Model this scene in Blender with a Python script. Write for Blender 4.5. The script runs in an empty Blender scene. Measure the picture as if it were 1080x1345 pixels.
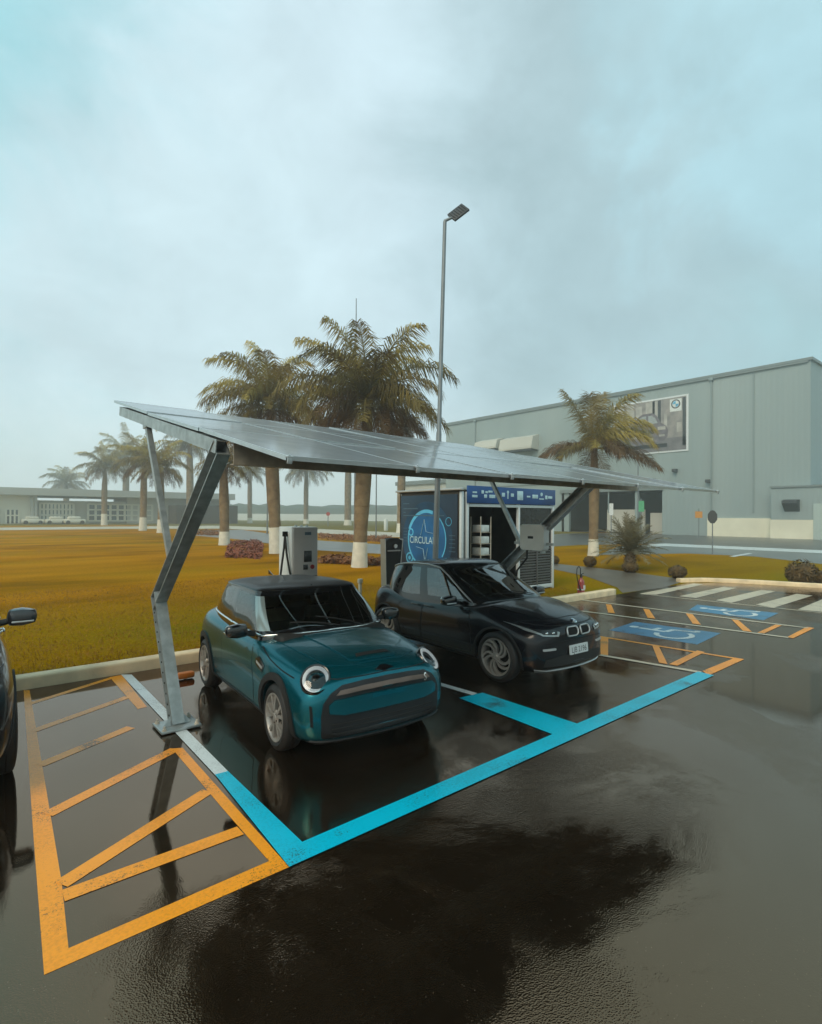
import bpy, bmesh, math, random
from math import sin, cos, pi, radians, sqrt, atan2
from mathutils import Vector, Matrix, noise
from mathutils.bvhtree import BVHTree

random.seed(7)
SC = bpy.context.scene
COL = SC.collection
D = bpy.data

# ------------------------------------------------------------------ camera
F_PX, PITCH, ROLL, YAW, CAM_H = 728.0, 0.0070, 0.006, radians(39.6), 2.36
FW = Vector((sin(YAW)*cos(PITCH), cos(YAW)*cos(PITCH), sin(PITCH)))
_rt = Vector((cos(YAW), -sin(YAW), 0)); _up = _rt.cross(FW)
RT = _rt*cos(ROLL) + _up*sin(ROLL); UP = _up*cos(ROLL) - _rt*sin(ROLL)
EYE = Vector((0, 0, CAM_H))

def ray(px, py):
    return FW + RT*((px-540)/F_PX) - UP*((py-672.5)/F_PX)
def on(axis, v, px, py):                      # where a line of sight meets a plane of the site
    d = ray(px, py); t = (v-EYE[axis])/d[axis]
    return EYE + d*t
def G(px, py, z=0.0): return on(2, z, px, py)
def depth_of(p): return (Vector(p)-EYE).dot(FW)

cam_data = D.cameras.new('camera'); cam = D.objects.new('camera', cam_data); COL.objects.link(cam)
cam_data.sensor_fit = 'HORIZONTAL'; cam_data.sensor_width = 36; cam_data.lens = 36*F_PX/1080
cam_data.clip_start = 0.05; cam_data.clip_end = 5000
m = Matrix((RT, UP, -FW)).transposed().to_4x4(); m.translation = EYE
cam.matrix_world = m
SC.camera = cam

# ------------------------------------------------------------------ materials
def nodes(mat):
    mat.use_nodes = True
    nt = mat.node_tree
    return nt, nt.nodes, nt.links, nt.nodes['Principled BSDF']

def N(nt, kind, **kw):
    n = nt.nodes.new(kind)
    for k, v in kw.items():
        if k in n.inputs: n.inputs[k].default_value = v
        else: setattr(n, k, v)
    return n

def rgba(c): return (c[0], c[1], c[2], 1.0)

def mat(name, col, rough=.5, metal=0.0, var=.12, scale=8.0, coat=0.0, bump=0.0, bscale=60.0, ior=1.5, emit=0.0, spec=None, col2=None, detail=4.0):
    m = D.materials.new(name); nt, ns, ln, P = nodes(m)
    P.inputs['Roughness'].default_value = rough
    P.inputs['Metallic'].default_value = metal
    P.inputs['IOR'].default_value = ior
    if coat:
        P.inputs['Coat Weight'].default_value = coat; P.inputs['Coat Roughness'].default_value = .03
    tc = N(nt, 'ShaderNodeTexCoord')
    nz = N(nt, 'ShaderNodeTexNoise'); nz.inputs['Scale'].default_value = scale; nz.inputs['Detail'].default_value = detail
    ln.new(tc.outputs['Object'], nz.inputs['Vector'])
    mx = N(nt, 'ShaderNodeMix'); mx.data_type = 'RGBA'
    c2 = col2 if col2 else tuple(min(1, c*(1+var)) for c in col)
    c1 = col if col2 else tuple(c*(1-var) for c in col)
    mx.inputs[6].default_value = rgba(c1); mx.inputs[7].default_value = rgba(c2)
    rp = N(nt, 'ShaderNodeMapRange'); rp.inputs[1].default_value = .3; rp.inputs[2].default_value = .7
    ln.new(nz.outputs['Fac'], rp.inputs[0]); ln.new(rp.outputs[0], mx.inputs[0])
    ln.new(mx.outputs[2], P.inputs['Base Color'])
    if bump:
        n2 = N(nt, 'ShaderNodeTexNoise'); n2.inputs['Scale'].default_value = bscale; n2.inputs['Detail'].default_value = 3
        ln.new(tc.outputs['Object'], n2.inputs['Vector'])
        b = N(nt, 'ShaderNodeBump'); b.inputs['Strength'].default_value = bump; b.inputs['Distance'].default_value = .02
        ln.new(n2.outputs['Fac'], b.inputs['Height']); ln.new(b.outputs[0], P.inputs['Normal'])
    if emit:
        P.inputs['Emission Color'].default_value = rgba(col); P.inputs['Emission Strength'].default_value = emit
    return m

def glass_mat(name, tint=(.3, .36, .34), refl=1.0):
    m = D.materials.new(name); m.use_nodes = True; nt = m.node_tree; ns = nt.nodes; ln = nt.links
    ns.clear()
    out = N(nt, 'ShaderNodeOutputMaterial'); mix = N(nt, 'ShaderNodeMixShader')
    tr = N(nt, 'ShaderNodeBsdfTransparent'); tr.inputs[0].default_value = rgba(tint)
    gl = N(nt, 'ShaderNodeBsdfGlossy'); gl.inputs[0].default_value = (refl, refl, refl, 1); gl.inputs['Roughness'].default_value = .015
    fr = N(nt, 'ShaderNodeFresnel'); fr.inputs[0].default_value = 2.3
    ln.new(fr.outputs[0], mix.inputs[0]); ln.new(tr.outputs[0], mix.inputs[1]); ln.new(gl.outputs[0], mix.inputs[2])
    ln.new(mix.outputs[0], out.inputs[0])
    return m

M = {}
# paints of the cars
M['teal_paint'] = mat('teal_paint', (.0, .125, .165), rough=.25, metal=.72, coat=.35, var=.04, scale=40)
M['black_paint'] = mat('black_paint', (.005, .005, .008), rough=.25, metal=.0, coat=.35, var=.1, scale=30, ior=1.35)
M['charcoal_paint'] = mat('charcoal_paint', (.014, .014, .017), rough=.3, coat=1.0, var=.1)
M['gloss_black'] = mat('gloss_black', (.006, .006, .007), rough=.12, coat=.6, var=.1)
M['roof_black'] = mat('roof_black', (.007, .006, .006), rough=.42, coat=.12, var=.15)
M['plastic'] = mat('black_plastic', (.012, .011, .011), rough=.62, var=.2, bump=.05, bscale=300)
M['cavity'] = mat('dark_cavity', (.004, .004, .004), rough=.9)
M['rubber'] = mat('tyre_rubber', (.013, .012, .012), rough=.6, var=.25, bump=.1, bscale=120)
M['rim_grey'] = mat('machined_rim', (.40, .365, .335), rough=.36, metal=.5, var=.1)
M['rim_dark'] = mat('dark_rim', (.03, .03, .03), rough=.4, metal=.5)
M['chrome'] = mat('chrome', (.75, .76, .76), rough=.12, metal=1.0, var=.03)
M['satin_silver'] = mat('satin_silver', (.55, .55, .55), rough=.35, metal=.6, var=.05)
M['bronze'] = mat('bronze_trim', (.20, .15, .13), rough=.35, metal=.7, var=.08)
M['lamp_white'] = mat('lamp_white', (.75, .80, .80), rough=.25, emit=.4, var=.02)
M['lamp_grey'] = mat('lamp_reflector', (.35, .37, .37), rough=.3, metal=.5, var=.15, scale=30)
M['lens_dark'] = mat('projector_lens', (.02, .022, .024), rough=.25)
M['pillar_sky_sheen'] = mat('sky_sheen_pillar', (.36, .43, .43), rough=.2, metal=.5, coat=.6, var=.05)  # pale base colour paints in the sky's reflection on the glossy front pillar
M['car_glass'] = glass_mat('car_glass', (.34, .40, .36))
M['dark_glass'] = glass_mat('dark_car_glass', (.08, .09, .085))
M['lens_glass'] = glass_mat('lamp_glass', (.85, .9, .9), .35)
M['seat_cloth'] = mat('seat_cloth', (.34, .31, .25), rough=.75, var=.2, scale=12)
M['interior'] = mat('car_interior', (.012, .012, .012), rough=.7)
M['plate_white'] = mat('plate_white', (.62, .64, .64), rough=.4, var=.05)
M['ink'] = mat('black_ink', (.01, .01, .012), rough=.5)
M['amber'] = mat('amber_lamp', (.5, .14, .02), rough=.3)
M['red_lamp'] = mat('red_lamp', (.25, .01, .01), rough=.2, coat=.5)
M['white_trim'] = mat('white_trim', (.70, .73, .74), rough=.35, var=.03)
# steel, panels
M['galv'] = mat('galvanised_steel', (.40, .43, .43), rough=.42, metal=.55, var=.22, scale=9, bump=.03)
M['galv_dark'] = mat('weathered_steel', (.62, .54, .44), rough=.5, metal=.25, var=.25, scale=6)
M['alu'] = mat('aluminium_frame', (.55, .58, .60), rough=.35, metal=.6, var=.08)
M['backsheet'] = mat('panel_backsheet', (.03, .03, .03), rough=.6)
M['white_steel'] = mat('white_steel', (.80, .81, .80), rough=.4, var=.05, scale=3)
M['cabinet_grey'] = mat('cabinet_grey', (.48, .45, .43), rough=.4, var=.05, scale=3)
M['wallbox_grey'] = mat('wallbox_grey', (.90, .85, .77), rough=.45, var=.04, scale=4)
M['navy'] = mat('navy_banner', (.011, .024, .048), rough=.35, var=.2, scale=1.2)
M['print_blue'] = mat('print_blue', (.010, .105, .27), rough=.35, var=.45, scale=1.5)
M['print_glow'] = mat('print_glow', (.010, .055, .12), rough=.35, var=.4, scale=1.2)
M['print_cyan'] = mat('print_cyan', (.10, .44, .68), rough=.35, var=.3, scale=2)
M['print_pale'] = mat('print_pale', (.50, .68, .74), rough=.35)
M['print_dim'] = mat('print_dim', (.07, .13, .18), rough=.4)
M['header_blue'] = mat('header_blue', (.012, .07, .24), rough=.35, var=.3, scale=.8)
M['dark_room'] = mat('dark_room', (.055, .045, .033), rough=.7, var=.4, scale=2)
M['dark_slat'] = mat('dark_slat', (.10, .10, .10), rough=.5)
M['red_paint'] = mat('extinguisher_red', (.30, .025, .02), rough=.3, coat=.5)
M['orange_dull'] = mat('orange_block', (.50, .14, .015), rough=.6, var=.2)
M['concrete'] = mat('kerb_concrete', (.82, .62, .39), rough=.7, var=.18, scale=3, bump=.15, bscale=40)
M['pole_grey'] = mat('pole_grey', (.20, .22, .23), rough=.45, metal=.3, var=.15, scale=2)
M['sign_grey'] = mat('sign_grey', (.05, .055, .06), rough=.6)
M['sign_orange'] = mat('sign_orange', (.60, .25, .03), rough=.5)
M['sign_green'] = mat('sign_green', (.10, .42, .20), rough=.5)
M['sign_red'] = mat('sign_red', (.45, .04, .03), rough=.5)
M['sign_white'] = mat('sign_white', (.72, .74, .72), rough=.5)
M['lawn2'] = None

def road_paint(name, col, wear=.35):
    m = D.materials.new(name); nt, ns, ln, P = nodes(m)
    tc = N(nt, 'ShaderNodeTexCoord')
    n1 = N(nt, 'ShaderNodeTexNoise'); n1.inputs['Scale'].default_value = 1.3; n1.inputs['Detail'].default_value = 6
    n2 = N(nt, 'ShaderNodeTexNoise'); n2.inputs['Scale'].default_value = 55; n2.inputs['Detail'].default_value = 4
    ln.new(tc.outputs['Object'], n1.inputs['Vector']); ln.new(tc.outputs['Object'], n2.inputs['Vector'])
    mx = N(nt, 'ShaderNodeMix'); mx.data_type = 'RGBA'
    mx.inputs[6].default_value = rgba(tuple(c*(1-wear) for c in col)); mx.inputs[7].default_value = rgba(tuple(min(1, c*1.08) for c in col))
    ad = N(nt, 'ShaderNodeMath'); ad.operation = 'ADD'
    ln.new(n1.outputs['Fac'], ad.inputs[0]); ln.new(n2.outputs['Fac'], ad.inputs[1])
    rp = N(nt, 'ShaderNodeMapRange'); rp.inputs[1].default_value = .72; rp.inputs[2].default_value = 1.1
    ln.new(ad.outputs[0], rp.inputs[0]); ln.new(rp.outputs[0], mx.inputs[0])
    n3 = N(nt, 'ShaderNodeTexNoise'); n3.inputs['Scale'].default_value = 70; n3.inputs['Detail'].default_value = 6; n3.inputs['Roughness'].default_value = .7; ln.new(tc.outputs['Object'], n3.inputs['Vector'])
    n4 = N(nt, 'ShaderNodeTexNoise'); n4.inputs['Scale'].default_value = 2.2; n4.inputs['Detail'].default_value = 6; ln.new(tc.outputs['Object'], n4.inputs['Vector'])
    sm = N(nt, 'ShaderNodeMath'); sm.operation = 'ADD'; ln.new(n3.outputs['Fac'], sm.inputs[0]); ln.new(n4.outputs['Fac'], sm.inputs[1])
    wr = N(nt, 'ShaderNodeMapRange'); wr.inputs[1].default_value = 1.13; wr.inputs[2].default_value = 1.22; wr.inputs[4].default_value = .85; ln.new(sm.outputs[0], wr.inputs[0])
    m2 = N(nt, 'ShaderNodeMix'); m2.data_type = 'RGBA'; m2.inputs[7].default_value = (.03, .022, .016, 1); ln.new(wr.outputs[0], m2.inputs[0]); ln.new(mx.outputs[2], m2.inputs[6]); ln.new(m2.outputs[2], P.inputs['Base Color'])
    P.inputs['Roughness'].default_value = .28; P.inputs['IOR'].default_value = 1.45
    b = N(nt, 'ShaderNodeBump'); b.inputs['Strength'].default_value = .25; b.inputs['Distance'].default_value = .004
    ln.new(n2.outputs['Fac'], b.inputs['Height']); ln.new(b.outputs[0], P.inputs['Normal'])
    return m
M['orange_line'] = road_paint('orange_road_paint', (.96, .315, .002), .2)
M['teal_line'] = road_paint('teal_road_paint', (.0, .47, .66), .22)
M['white_line'] = road_paint('white_road_paint', (.66, .70, .70), .2)
M['cream_line'] = road_paint('cream_road_paint', (.62, .52, .38), .25)
M['blue_pad'] = road_paint('blue_road_paint', (.02, .19, .36), .3)

def asphalt():
    m = D.materials.new('wet_asphalt'); nt, ns, ln, P = nodes(m)
    tc = N(nt, 'ShaderNodeTexCoord')
    big = N(nt, 'ShaderNodeTexNoise'); big.inputs['Scale'].default_value = .5; big.inputs['Detail'].default_value = 9; big.inputs['Roughness'].default_value = .68; big.inputs['Distortion'].default_value = .6
    mid = N(nt, 'ShaderNodeTexNoise'); mid.inputs['Scale'].default_value = 9.0; mid.inputs['Detail'].default_value = 5
    fin = N(nt, 'ShaderNodeTexVoronoi'); fin.inputs['Scale'].default_value = 95.0
    fin2 = N(nt, 'ShaderNodeTexNoise'); fin2.inputs['Scale'].default_value = 38.0; fin2.inputs['Detail'].default_value = 6
    for n in (big, mid, fin, fin2): ln.new(tc.outputs['Object'], n.inputs['Vector'])
    mask = N(nt, 'ShaderNodeMapRange'); mask.inputs[1].default_value = .38; mask.inputs[2].default_value = .56   # 0 water film, 1 rougher
    # standing water lies in shallow hollows of the lot
    prev = big.outputs['Fac']
    for (hx0, hy0, rad, amt) in ((1.0, 7.6, 2.6, .34), (1.2, 4.9, 1.8, .16), (8.6, 2.0, 2.0, .18), (11.5, 4.6, 3.0, .12)):
        ds = N(nt, 'ShaderNodeVectorMath'); ds.operation = 'DISTANCE'; ds.inputs[1].default_value = (hx0, hy0, 0); ln.new(tc.outputs['Object'], ds.inputs[0])
        md = N(nt, 'ShaderNodeMapRange'); md.interpolation_type = 'SMOOTHSTEP'; md.inputs[1].default_value = rad; md.inputs[2].default_value = rad*.3; md.inputs[4].default_value = amt; ln.new(ds.outputs['Value'], md.inputs[0])
        sb = N(nt, 'ShaderNodeMath'); sb.operation = 'SUBTRACT'; ln.new(prev, sb.inputs[0]); ln.new(md.outputs[0], sb.inputs[1]); prev = sb.outputs[0]
    ln.new(prev, mask.inputs[0])
    rg = N(nt, 'ShaderNodeMapRange'); rg.inputs[3].default_value = .04; rg.inputs[4].default_value = .13
    ln.new(mask.outputs[0], rg.inputs[0]); ln.new(rg.outputs[0], P.inputs['Roughness'])
    mx = N(nt, 'ShaderNodeMix'); mx.data_type = 'RGBA'
    mx.inputs[6].default_value = (.005, .0035, .002, 1); mx.inputs[7].default_value = (.014, .009, .0055, 1)
    ln.new(fin2.outputs['Fac'], mx.inputs[0])
    vs = N(nt, 'ShaderNodeTexVoronoi'); vs.inputs['Scale'].default_value = 42.0; ln.new(tc.outputs['Object'], vs.inputs['Vector'])
    s1 = N(nt, 'ShaderNodeMath'); s1.operation = 'LESS_THAN'; s1.inputs[1].default_value = .13; ln.new(vs.outputs['Distance'], s1.inputs[0])
    sx = N(nt, 'ShaderNodeSeparateColor'); ln.new(vs.outputs['Color'], sx.inputs[0])
    s2 = N(nt, 'ShaderNodeMath'); s2.operation = 'GREATER_THAN'; s2.inputs[1].default_value = .72; ln.new(sx.outputs[0], s2.inputs[0])
    s3 = N(nt, 'ShaderNodeMath'); s3.operation = 'MULTIPLY'; ln.new(s1.outputs[0], s3.inputs[0]); ln.new(s2.outputs[0], s3.inputs[1])
    ms = N(nt, 'ShaderNodeMix'); ms.data_type = 'RGBA'; ms.inputs[7].default_value = (.085, .062, .045, 1); ln.new(s3.outputs[0], ms.inputs[0]); ln.new(mx.outputs[2], ms.inputs[6])
    ln.new(ms.outputs[2], P.inputs['Base Color'])
    P.inputs['IOR'].default_value = 2.5; P.inputs['Specular Tint'].default_value = (1.0, .63, .37, 1)
    # bump: aggregate where it is not flooded, gentle ripple elsewhere
    mk2 = N(nt, 'ShaderNodeMapRange'); mk2.inputs[3].default_value = .25; mk2.inputs[4].default_value = 1.0; ln.new(mask.outputs[0], mk2.inputs[0])
    a1 = N(nt, 'ShaderNodeMath'); a1.operation = 'MULTIPLY'; ln.new(fin.outputs['Distance'], a1.inputs[0]); ln.new(mk2.outputs[0], a1.inputs[1])
    a2 = N(nt, 'ShaderNodeMath'); a2.operation = 'MULTIPLY_ADD'; a2.inputs[1].default_value = .55
    ln.new(fin2.outputs['Fac'], a2.inputs[0]); ln.new(a1.outputs[0], a2.inputs[2])
    a3 = N(nt, 'ShaderNodeMath'); a3.operation = 'MULTIPLY_ADD'; a3.inputs[1].default_value = .22
    ln.new(mid.outputs['Fac'], a3.inputs[0]); ln.new(a2.outputs[0], a3.inputs[2])
    b = N(nt, 'ShaderNodeBump'); b.inputs['Strength'].default_value = .34; b.inputs['Distance'].default_value = .006
    mk3 = N(nt, 'ShaderNodeMapRange'); mk3.inputs[3].default_value = .03; mk3.inputs[4].default_value = .22; ln.new(mask.outputs[0], mk3.inputs[0]); ln.new(mk3.outputs[0], b.inputs['Strength'])
    ln.new(a3.outputs[0], b.inputs['Height']); ln.new(b.outputs[0], P.inputs['Normal'])
    return m
M['asphalt'] = asphalt()
M['path'] = mat('wet_path', (.13, .105, .08), rough=.35, var=.25, scale=.7, bump=.1)
M['pale_path'] = mat('pale_path', (.50, .44, .34), rough=.6, var=.2, scale=.3)
M['road_far'] = mat('far_road', (.085, .08, .075), rough=.3, var=.25, scale=.2)
M['road_grey'] = mat('far_grey_road', (.16, .17, .17), rough=.3, var=.2, scale=.2)

def lawn(name, c1, c2, c3, s1=.25):
    m = D.materials.new(name); nt, ns, ln, P = nodes(m)
    tc = N(nt, 'ShaderNodeTexCoord')
    a = N(nt, 'ShaderNodeTexNoise'); a.inputs['Scale'].default_value = s1; a.inputs['Detail'].default_value = 6
    b = N(nt, 'ShaderNodeTexNoise'); b.inputs['Scale'].default_value = 14; b.inputs['Detail'].default_value = 8; b.inputs['Roughness'].default_value = .75
    mp = N(nt, 'ShaderNodeMapping'); mp.inputs['Scale'].default_value = (.35, 1.0, 1.0)
    ln.new(tc.outputs['Object'], mp.inputs[0]); ln.new(mp.outputs[0], a.inputs['Vector']); ln.new(tc.outputs['Object'], b.inputs['Vector'])
    r = N(nt, 'ShaderNodeValToRGB'); e = r.color_ramp.elements
    e[0].position = .35; e[0].color = rgba(c1); e[1].position = .66; e[1].color = rgba(c3)
    x = e.new(.5); x.color = rgba(c2)
    ln.new(a.outputs['Fac'], r.inputs[0])
    mx = N(nt, 'ShaderNodeMix'); mx.data_type = 'RGBA'; mx.blend_type = 'MULTIPLY'; mx.inputs[0].default_value = 1.0
    rp = N(nt, 'ShaderNodeMapRange'); rp.inputs[1].default_value = .3; rp.inputs[2].default_value = .72; rp.inputs[3].default_value = .5; rp.inputs[4].default_value = 1.3
    ln.new(b.outputs['Fac'], rp.inputs[0]); ln.new(r.outputs[0], mx.inputs[6]); ln.new(rp.outputs[0], mx.inputs[7])
    g_ = N(nt, 'ShaderNodeTexNoise'); g_.inputs['Scale'].default_value = .12; g_.inputs['Detail'].default_value = 5; ln.new(mp.outputs[0], g_.inputs['Vector'])
    gr = N(nt, 'ShaderNodeMapRange'); gr.inputs[1].default_value = .46; gr.inputs[2].default_value = .66; gr.inputs[4].default_value = .5; ln.new(g_.outputs['Fac'], gr.inputs[0])
    gm = N(nt, 'ShaderNodeMix'); gm.data_type = 'RGBA'; gm.inputs[7].default_value = (.22, .175, .005, 1); sp = N(nt, 'ShaderNodeSeparateXYZ'); ln.new(tc.outputs['Object'], sp.inputs[0])
    wy = N(nt, 'ShaderNodeMapRange'); wy.interpolation_type = 'SMOOTHSTEP'; wy.inputs[1].default_value = 21.0; wy.inputs[2].default_value = 10.0; wy.inputs[4].default_value = 1.0; ln.new(sp.outputs[1], wy.inputs[0])
    wx_ = N(nt, 'ShaderNodeMapRange'); wx_.interpolation_type = 'SMOOTHSTEP'; wx_.inputs[1].default_value = -2.0; wx_.inputs[2].default_value = 8.0; wx_.inputs[3].default_value = .35; wx_.inputs[4].default_value = 1.0; ln.new(sp.outputs[0], wx_.inputs[0])
    wm = N(nt, 'ShaderNodeMath'); wm.operation = 'MULTIPLY'; ln.new(wy.outputs[0], wm.inputs[0]); ln.new(wx_.outputs[0], wm.inputs[1])
    wn = N(nt, 'ShaderNodeMath'); wn.operation = 'MULTIPLY'; ln.new(wm.outputs[0], wn.inputs[0]); ln.new(a.outputs['Fac'], wn.inputs[1])
    wa = N(nt, 'ShaderNodeMath'); wa.operation = 'MULTIPLY_ADD'; wa.use_clamp = True; wa.inputs[1].default_value = 1.25; ln.new(wn.outputs[0], wa.inputs[0]); ln.new(gr.outputs[0], wa.inputs[2])
    ln.new(wa.outputs[0], gm.inputs[0]); ln.new(r.outputs[0], gm.inputs[6]); ln.new(gm.outputs[2], mx.inputs[6])
    ln.new(mx.outputs[2], P.inputs['Base Color']); P.inputs['Roughness'].default_value = .95; P.inputs['Specular IOR Level'].default_value = .0
    bp = N(nt, 'ShaderNodeBump'); bp.inputs['Strength'].default_value = .9; bp.inputs['Distance'].default_value = .05
    ln.new(b.outputs['Fac'], bp.inputs['Height']); ln.new(bp.outputs[0], P.inputs['Normal'])
    return m
M['lawn'] = lawn('lawn', (.24, .108, .003), (.45, .19, .003), (.58, .245, .007))
M['field'] = lawn('far_field', (.15, .13, .035), (.19, .15, .04), (.22, .17, .05), .02)
M['blade'] = mat('grass_blade', (.16, .085, .006), rough=.8, col2=(.44, .20, .012), scale=1.5, spec=0)
M['red_leaf'] = mat('red_groundcover', (.19, .055, .025), rough=.8, col2=(.34, .09, .04), scale=2.5)
M['brown_leaf'] = mat('brown_groundcover', (.20, .075, .02), rough=.8, col2=(.32, .12, .03), scale=2.5)
M['soil'] = mat('bed_soil', (.16, .055, .02), rough=.9, var=.3)
M['trunk'] = mat('palm_bark', (.15, .10, .055), rough=.85, col2=(.28, .20, .11), scale=2.2, bump=.5, bscale=12)
M['whitewash'] = mat('whitewash', (.66, .62, .52), rough=.8, var=.12, scale=3)
M['frond'] = mat('palm_frond', (.095, .070, .011), rough=.65, col2=(.24, .17, .028), scale=.9)
M['frond_light'] = mat('palm_frond_pale', (.23, .17, .022), rough=.65, col2=(.41, .31, .05), scale=.9)
M['frond_brown'] = mat('palm_frond_brown', (.075, .040, .012), rough=.7, col2=(.17, .09, .025), scale=.9)
M['cycad'] = mat('sago_frond', (.13, .11, .06), rough=.6, col2=(.25, .215, .12), scale=3)
M['shrub'] = mat('shrub_leaf', (.06, .036, .008), rough=.7, col2=(.16, .09, .02), scale=6)
M['wood_far'] = mat('far_wood', (.03, .045, .028), rough=.95, col2=(.06, .075, .04), scale=.06)

def cladding():
    m = D.materials.new('hall_cladding'); nt, ns, ln, P = nodes(m)
    tc = N(nt, 'ShaderNodeTexCoord')
    wv = N(nt, 'ShaderNodeTexWave'); wv.inputs['Scale'].default_value = .55; wv.bands_direction = 'Y'
    mp = N(nt, 'ShaderNodeMapping'); mp.inputs['Rotation'].default_value = (0, 0, 0)
    ln.new(tc.outputs['Object'], mp.inputs[0]); ln.new(mp.outputs[0], wv.inputs['Vector'])
    nz = N(nt, 'ShaderNodeTexNoise'); nz.inputs['Scale'].default_value = .16; nz.inputs['Detail'].default_value = 4
    st = N(nt, 'ShaderNodeMapping'); st.inputs['Scale'].default_value = (1, 1, .12)
    ln.new(tc.outputs['Object'], st.inputs[0]); ln.new(st.outputs[0], nz.inputs['Vector'])
    mx = N(nt, 'ShaderNodeMix'); mx.data_type = 'RGBA'
    mx.inputs[6].default_value = (.255, .32, .325, 1); mx.inputs[7].default_value = (.325, .385, .38, 1)
    rp = N(nt, 'ShaderNodeMapRange'); rp.inputs[1].default_value = .3; rp.inputs[2].default_value = .7
    ln.new(nz.outputs['Fac'], rp.inputs[0]); ln.new(rp.outputs[0], mx.inputs[0]); ln.new(mx.outputs[2], P.inputs['Base Color'])
    P.inputs['Roughness'].default_value = .55
    b = N(nt, 'ShaderNodeBump'); b.inputs['Strength'].default_value = .25; b.inputs['Distance'].default_value = .05
    ln.new(wv.outputs['Fac'], b.inputs['Height']); ln.new(b.outputs[0], P.inputs['Normal'])
    return m
M['cladding'] = cladding()
M['hall_seam'] = mat('hall_seam', (.24, .30, .305), rough=.5)
M['hall_trim'] = mat('hall_trim', (.19, .225, .225), rough=.5)
M['hall_base'] = mat('hall_base', (.80, .76, .60), rough=.8, var=.08, scale=.4)
M['hall_door'] = mat('hall_door', (.42, .50, .47), rough=.6, var=.04)
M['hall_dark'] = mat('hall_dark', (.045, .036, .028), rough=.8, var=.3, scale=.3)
M['terminal_wall'] = mat('terminal_wall', (.72, .70, .60), rough=.8, var=.06, scale=.1)
M['terminal_roof'] = mat('terminal_roof', (.42, .43, .40), rough=.7, var=.08, scale=.1)
M['terminal_grey'] = mat('terminal_grey', (.52, .51, .45), rough=.8, var=.08, scale=.1)
M['terminal_glass'] = mat('terminal_glass', (.06, .09, .11), rough=.15, var=.3, scale=.6)
M['photo_a'] = mat('print_street', (.38, .34, .31), rough=.4, col2=(.20, .19, .185), scale=.9)
M['photo_car'] = mat('print_car', (.16, .14, .155), rough=.4, var=.35, scale=1.2)
M['photo_glass'] = mat('print_car_window', (.33, .36, .36), rough=.4, var=.2)
M['photo_road'] = mat('print_road', (.16, .15, .155), rough=.4, var=.3, scale=.8)
M['photo_pale'] = mat('print_pale_wall', (.42, .40, .36), rough=.4, var=.2, scale=1.0)

def panel_mat():
    m = D.materials.new('solar_cells'); nt, ns, ln, P = nodes(m)
    tc = N(nt, 'ShaderNodeTexCoord'); br = N(nt, 'ShaderNodeTexBrick')
    br.offset = 0; br.inputs['Scale'].default_value = 1.0
    br.inputs['Brick Width'].default_value = .18; br.inputs['Row Height'].default_value = .18; br.inputs['Mortar Size'].default_value = .006
    br.inputs['Color1'].default_value = (.115, .130, .142, 1); br.inputs['Color2'].default_value = (.122, .138, .150, 1); br.inputs['Mortar'].default_value = (.12, .13, .14, 1)
    ln.new(tc.outputs['Object'], br.inputs['Vector']); ln.new(br.outputs['Color'], P.inputs['Base Color'])
    P.inputs['Roughness'].default_value = .12; P.inputs['IOR'].default_value = 2.3
    P.inputs['Coat Weight'].default_value = .6; P.inputs['Coat Roughness'].default_value = .08
    nz = N(nt, 'ShaderNodeTexNoise'); nz.inputs['Scale'].default_value = 3.0; nz.inputs['Detail'].default_value = 5
    ln.new(tc.outputs['Object'], nz.inputs['Vector'])
    rp = N(nt, 'ShaderNodeMapRange'); rp.inputs[3].default_value = .20; rp.inputs[4].default_value = .46
    ln.new(nz.outputs['Fac'], rp.inputs[0]); ln.new(rp.outputs[0], P.inputs['Roughness'])
    return m
M['cells'] = panel_mat()

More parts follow.
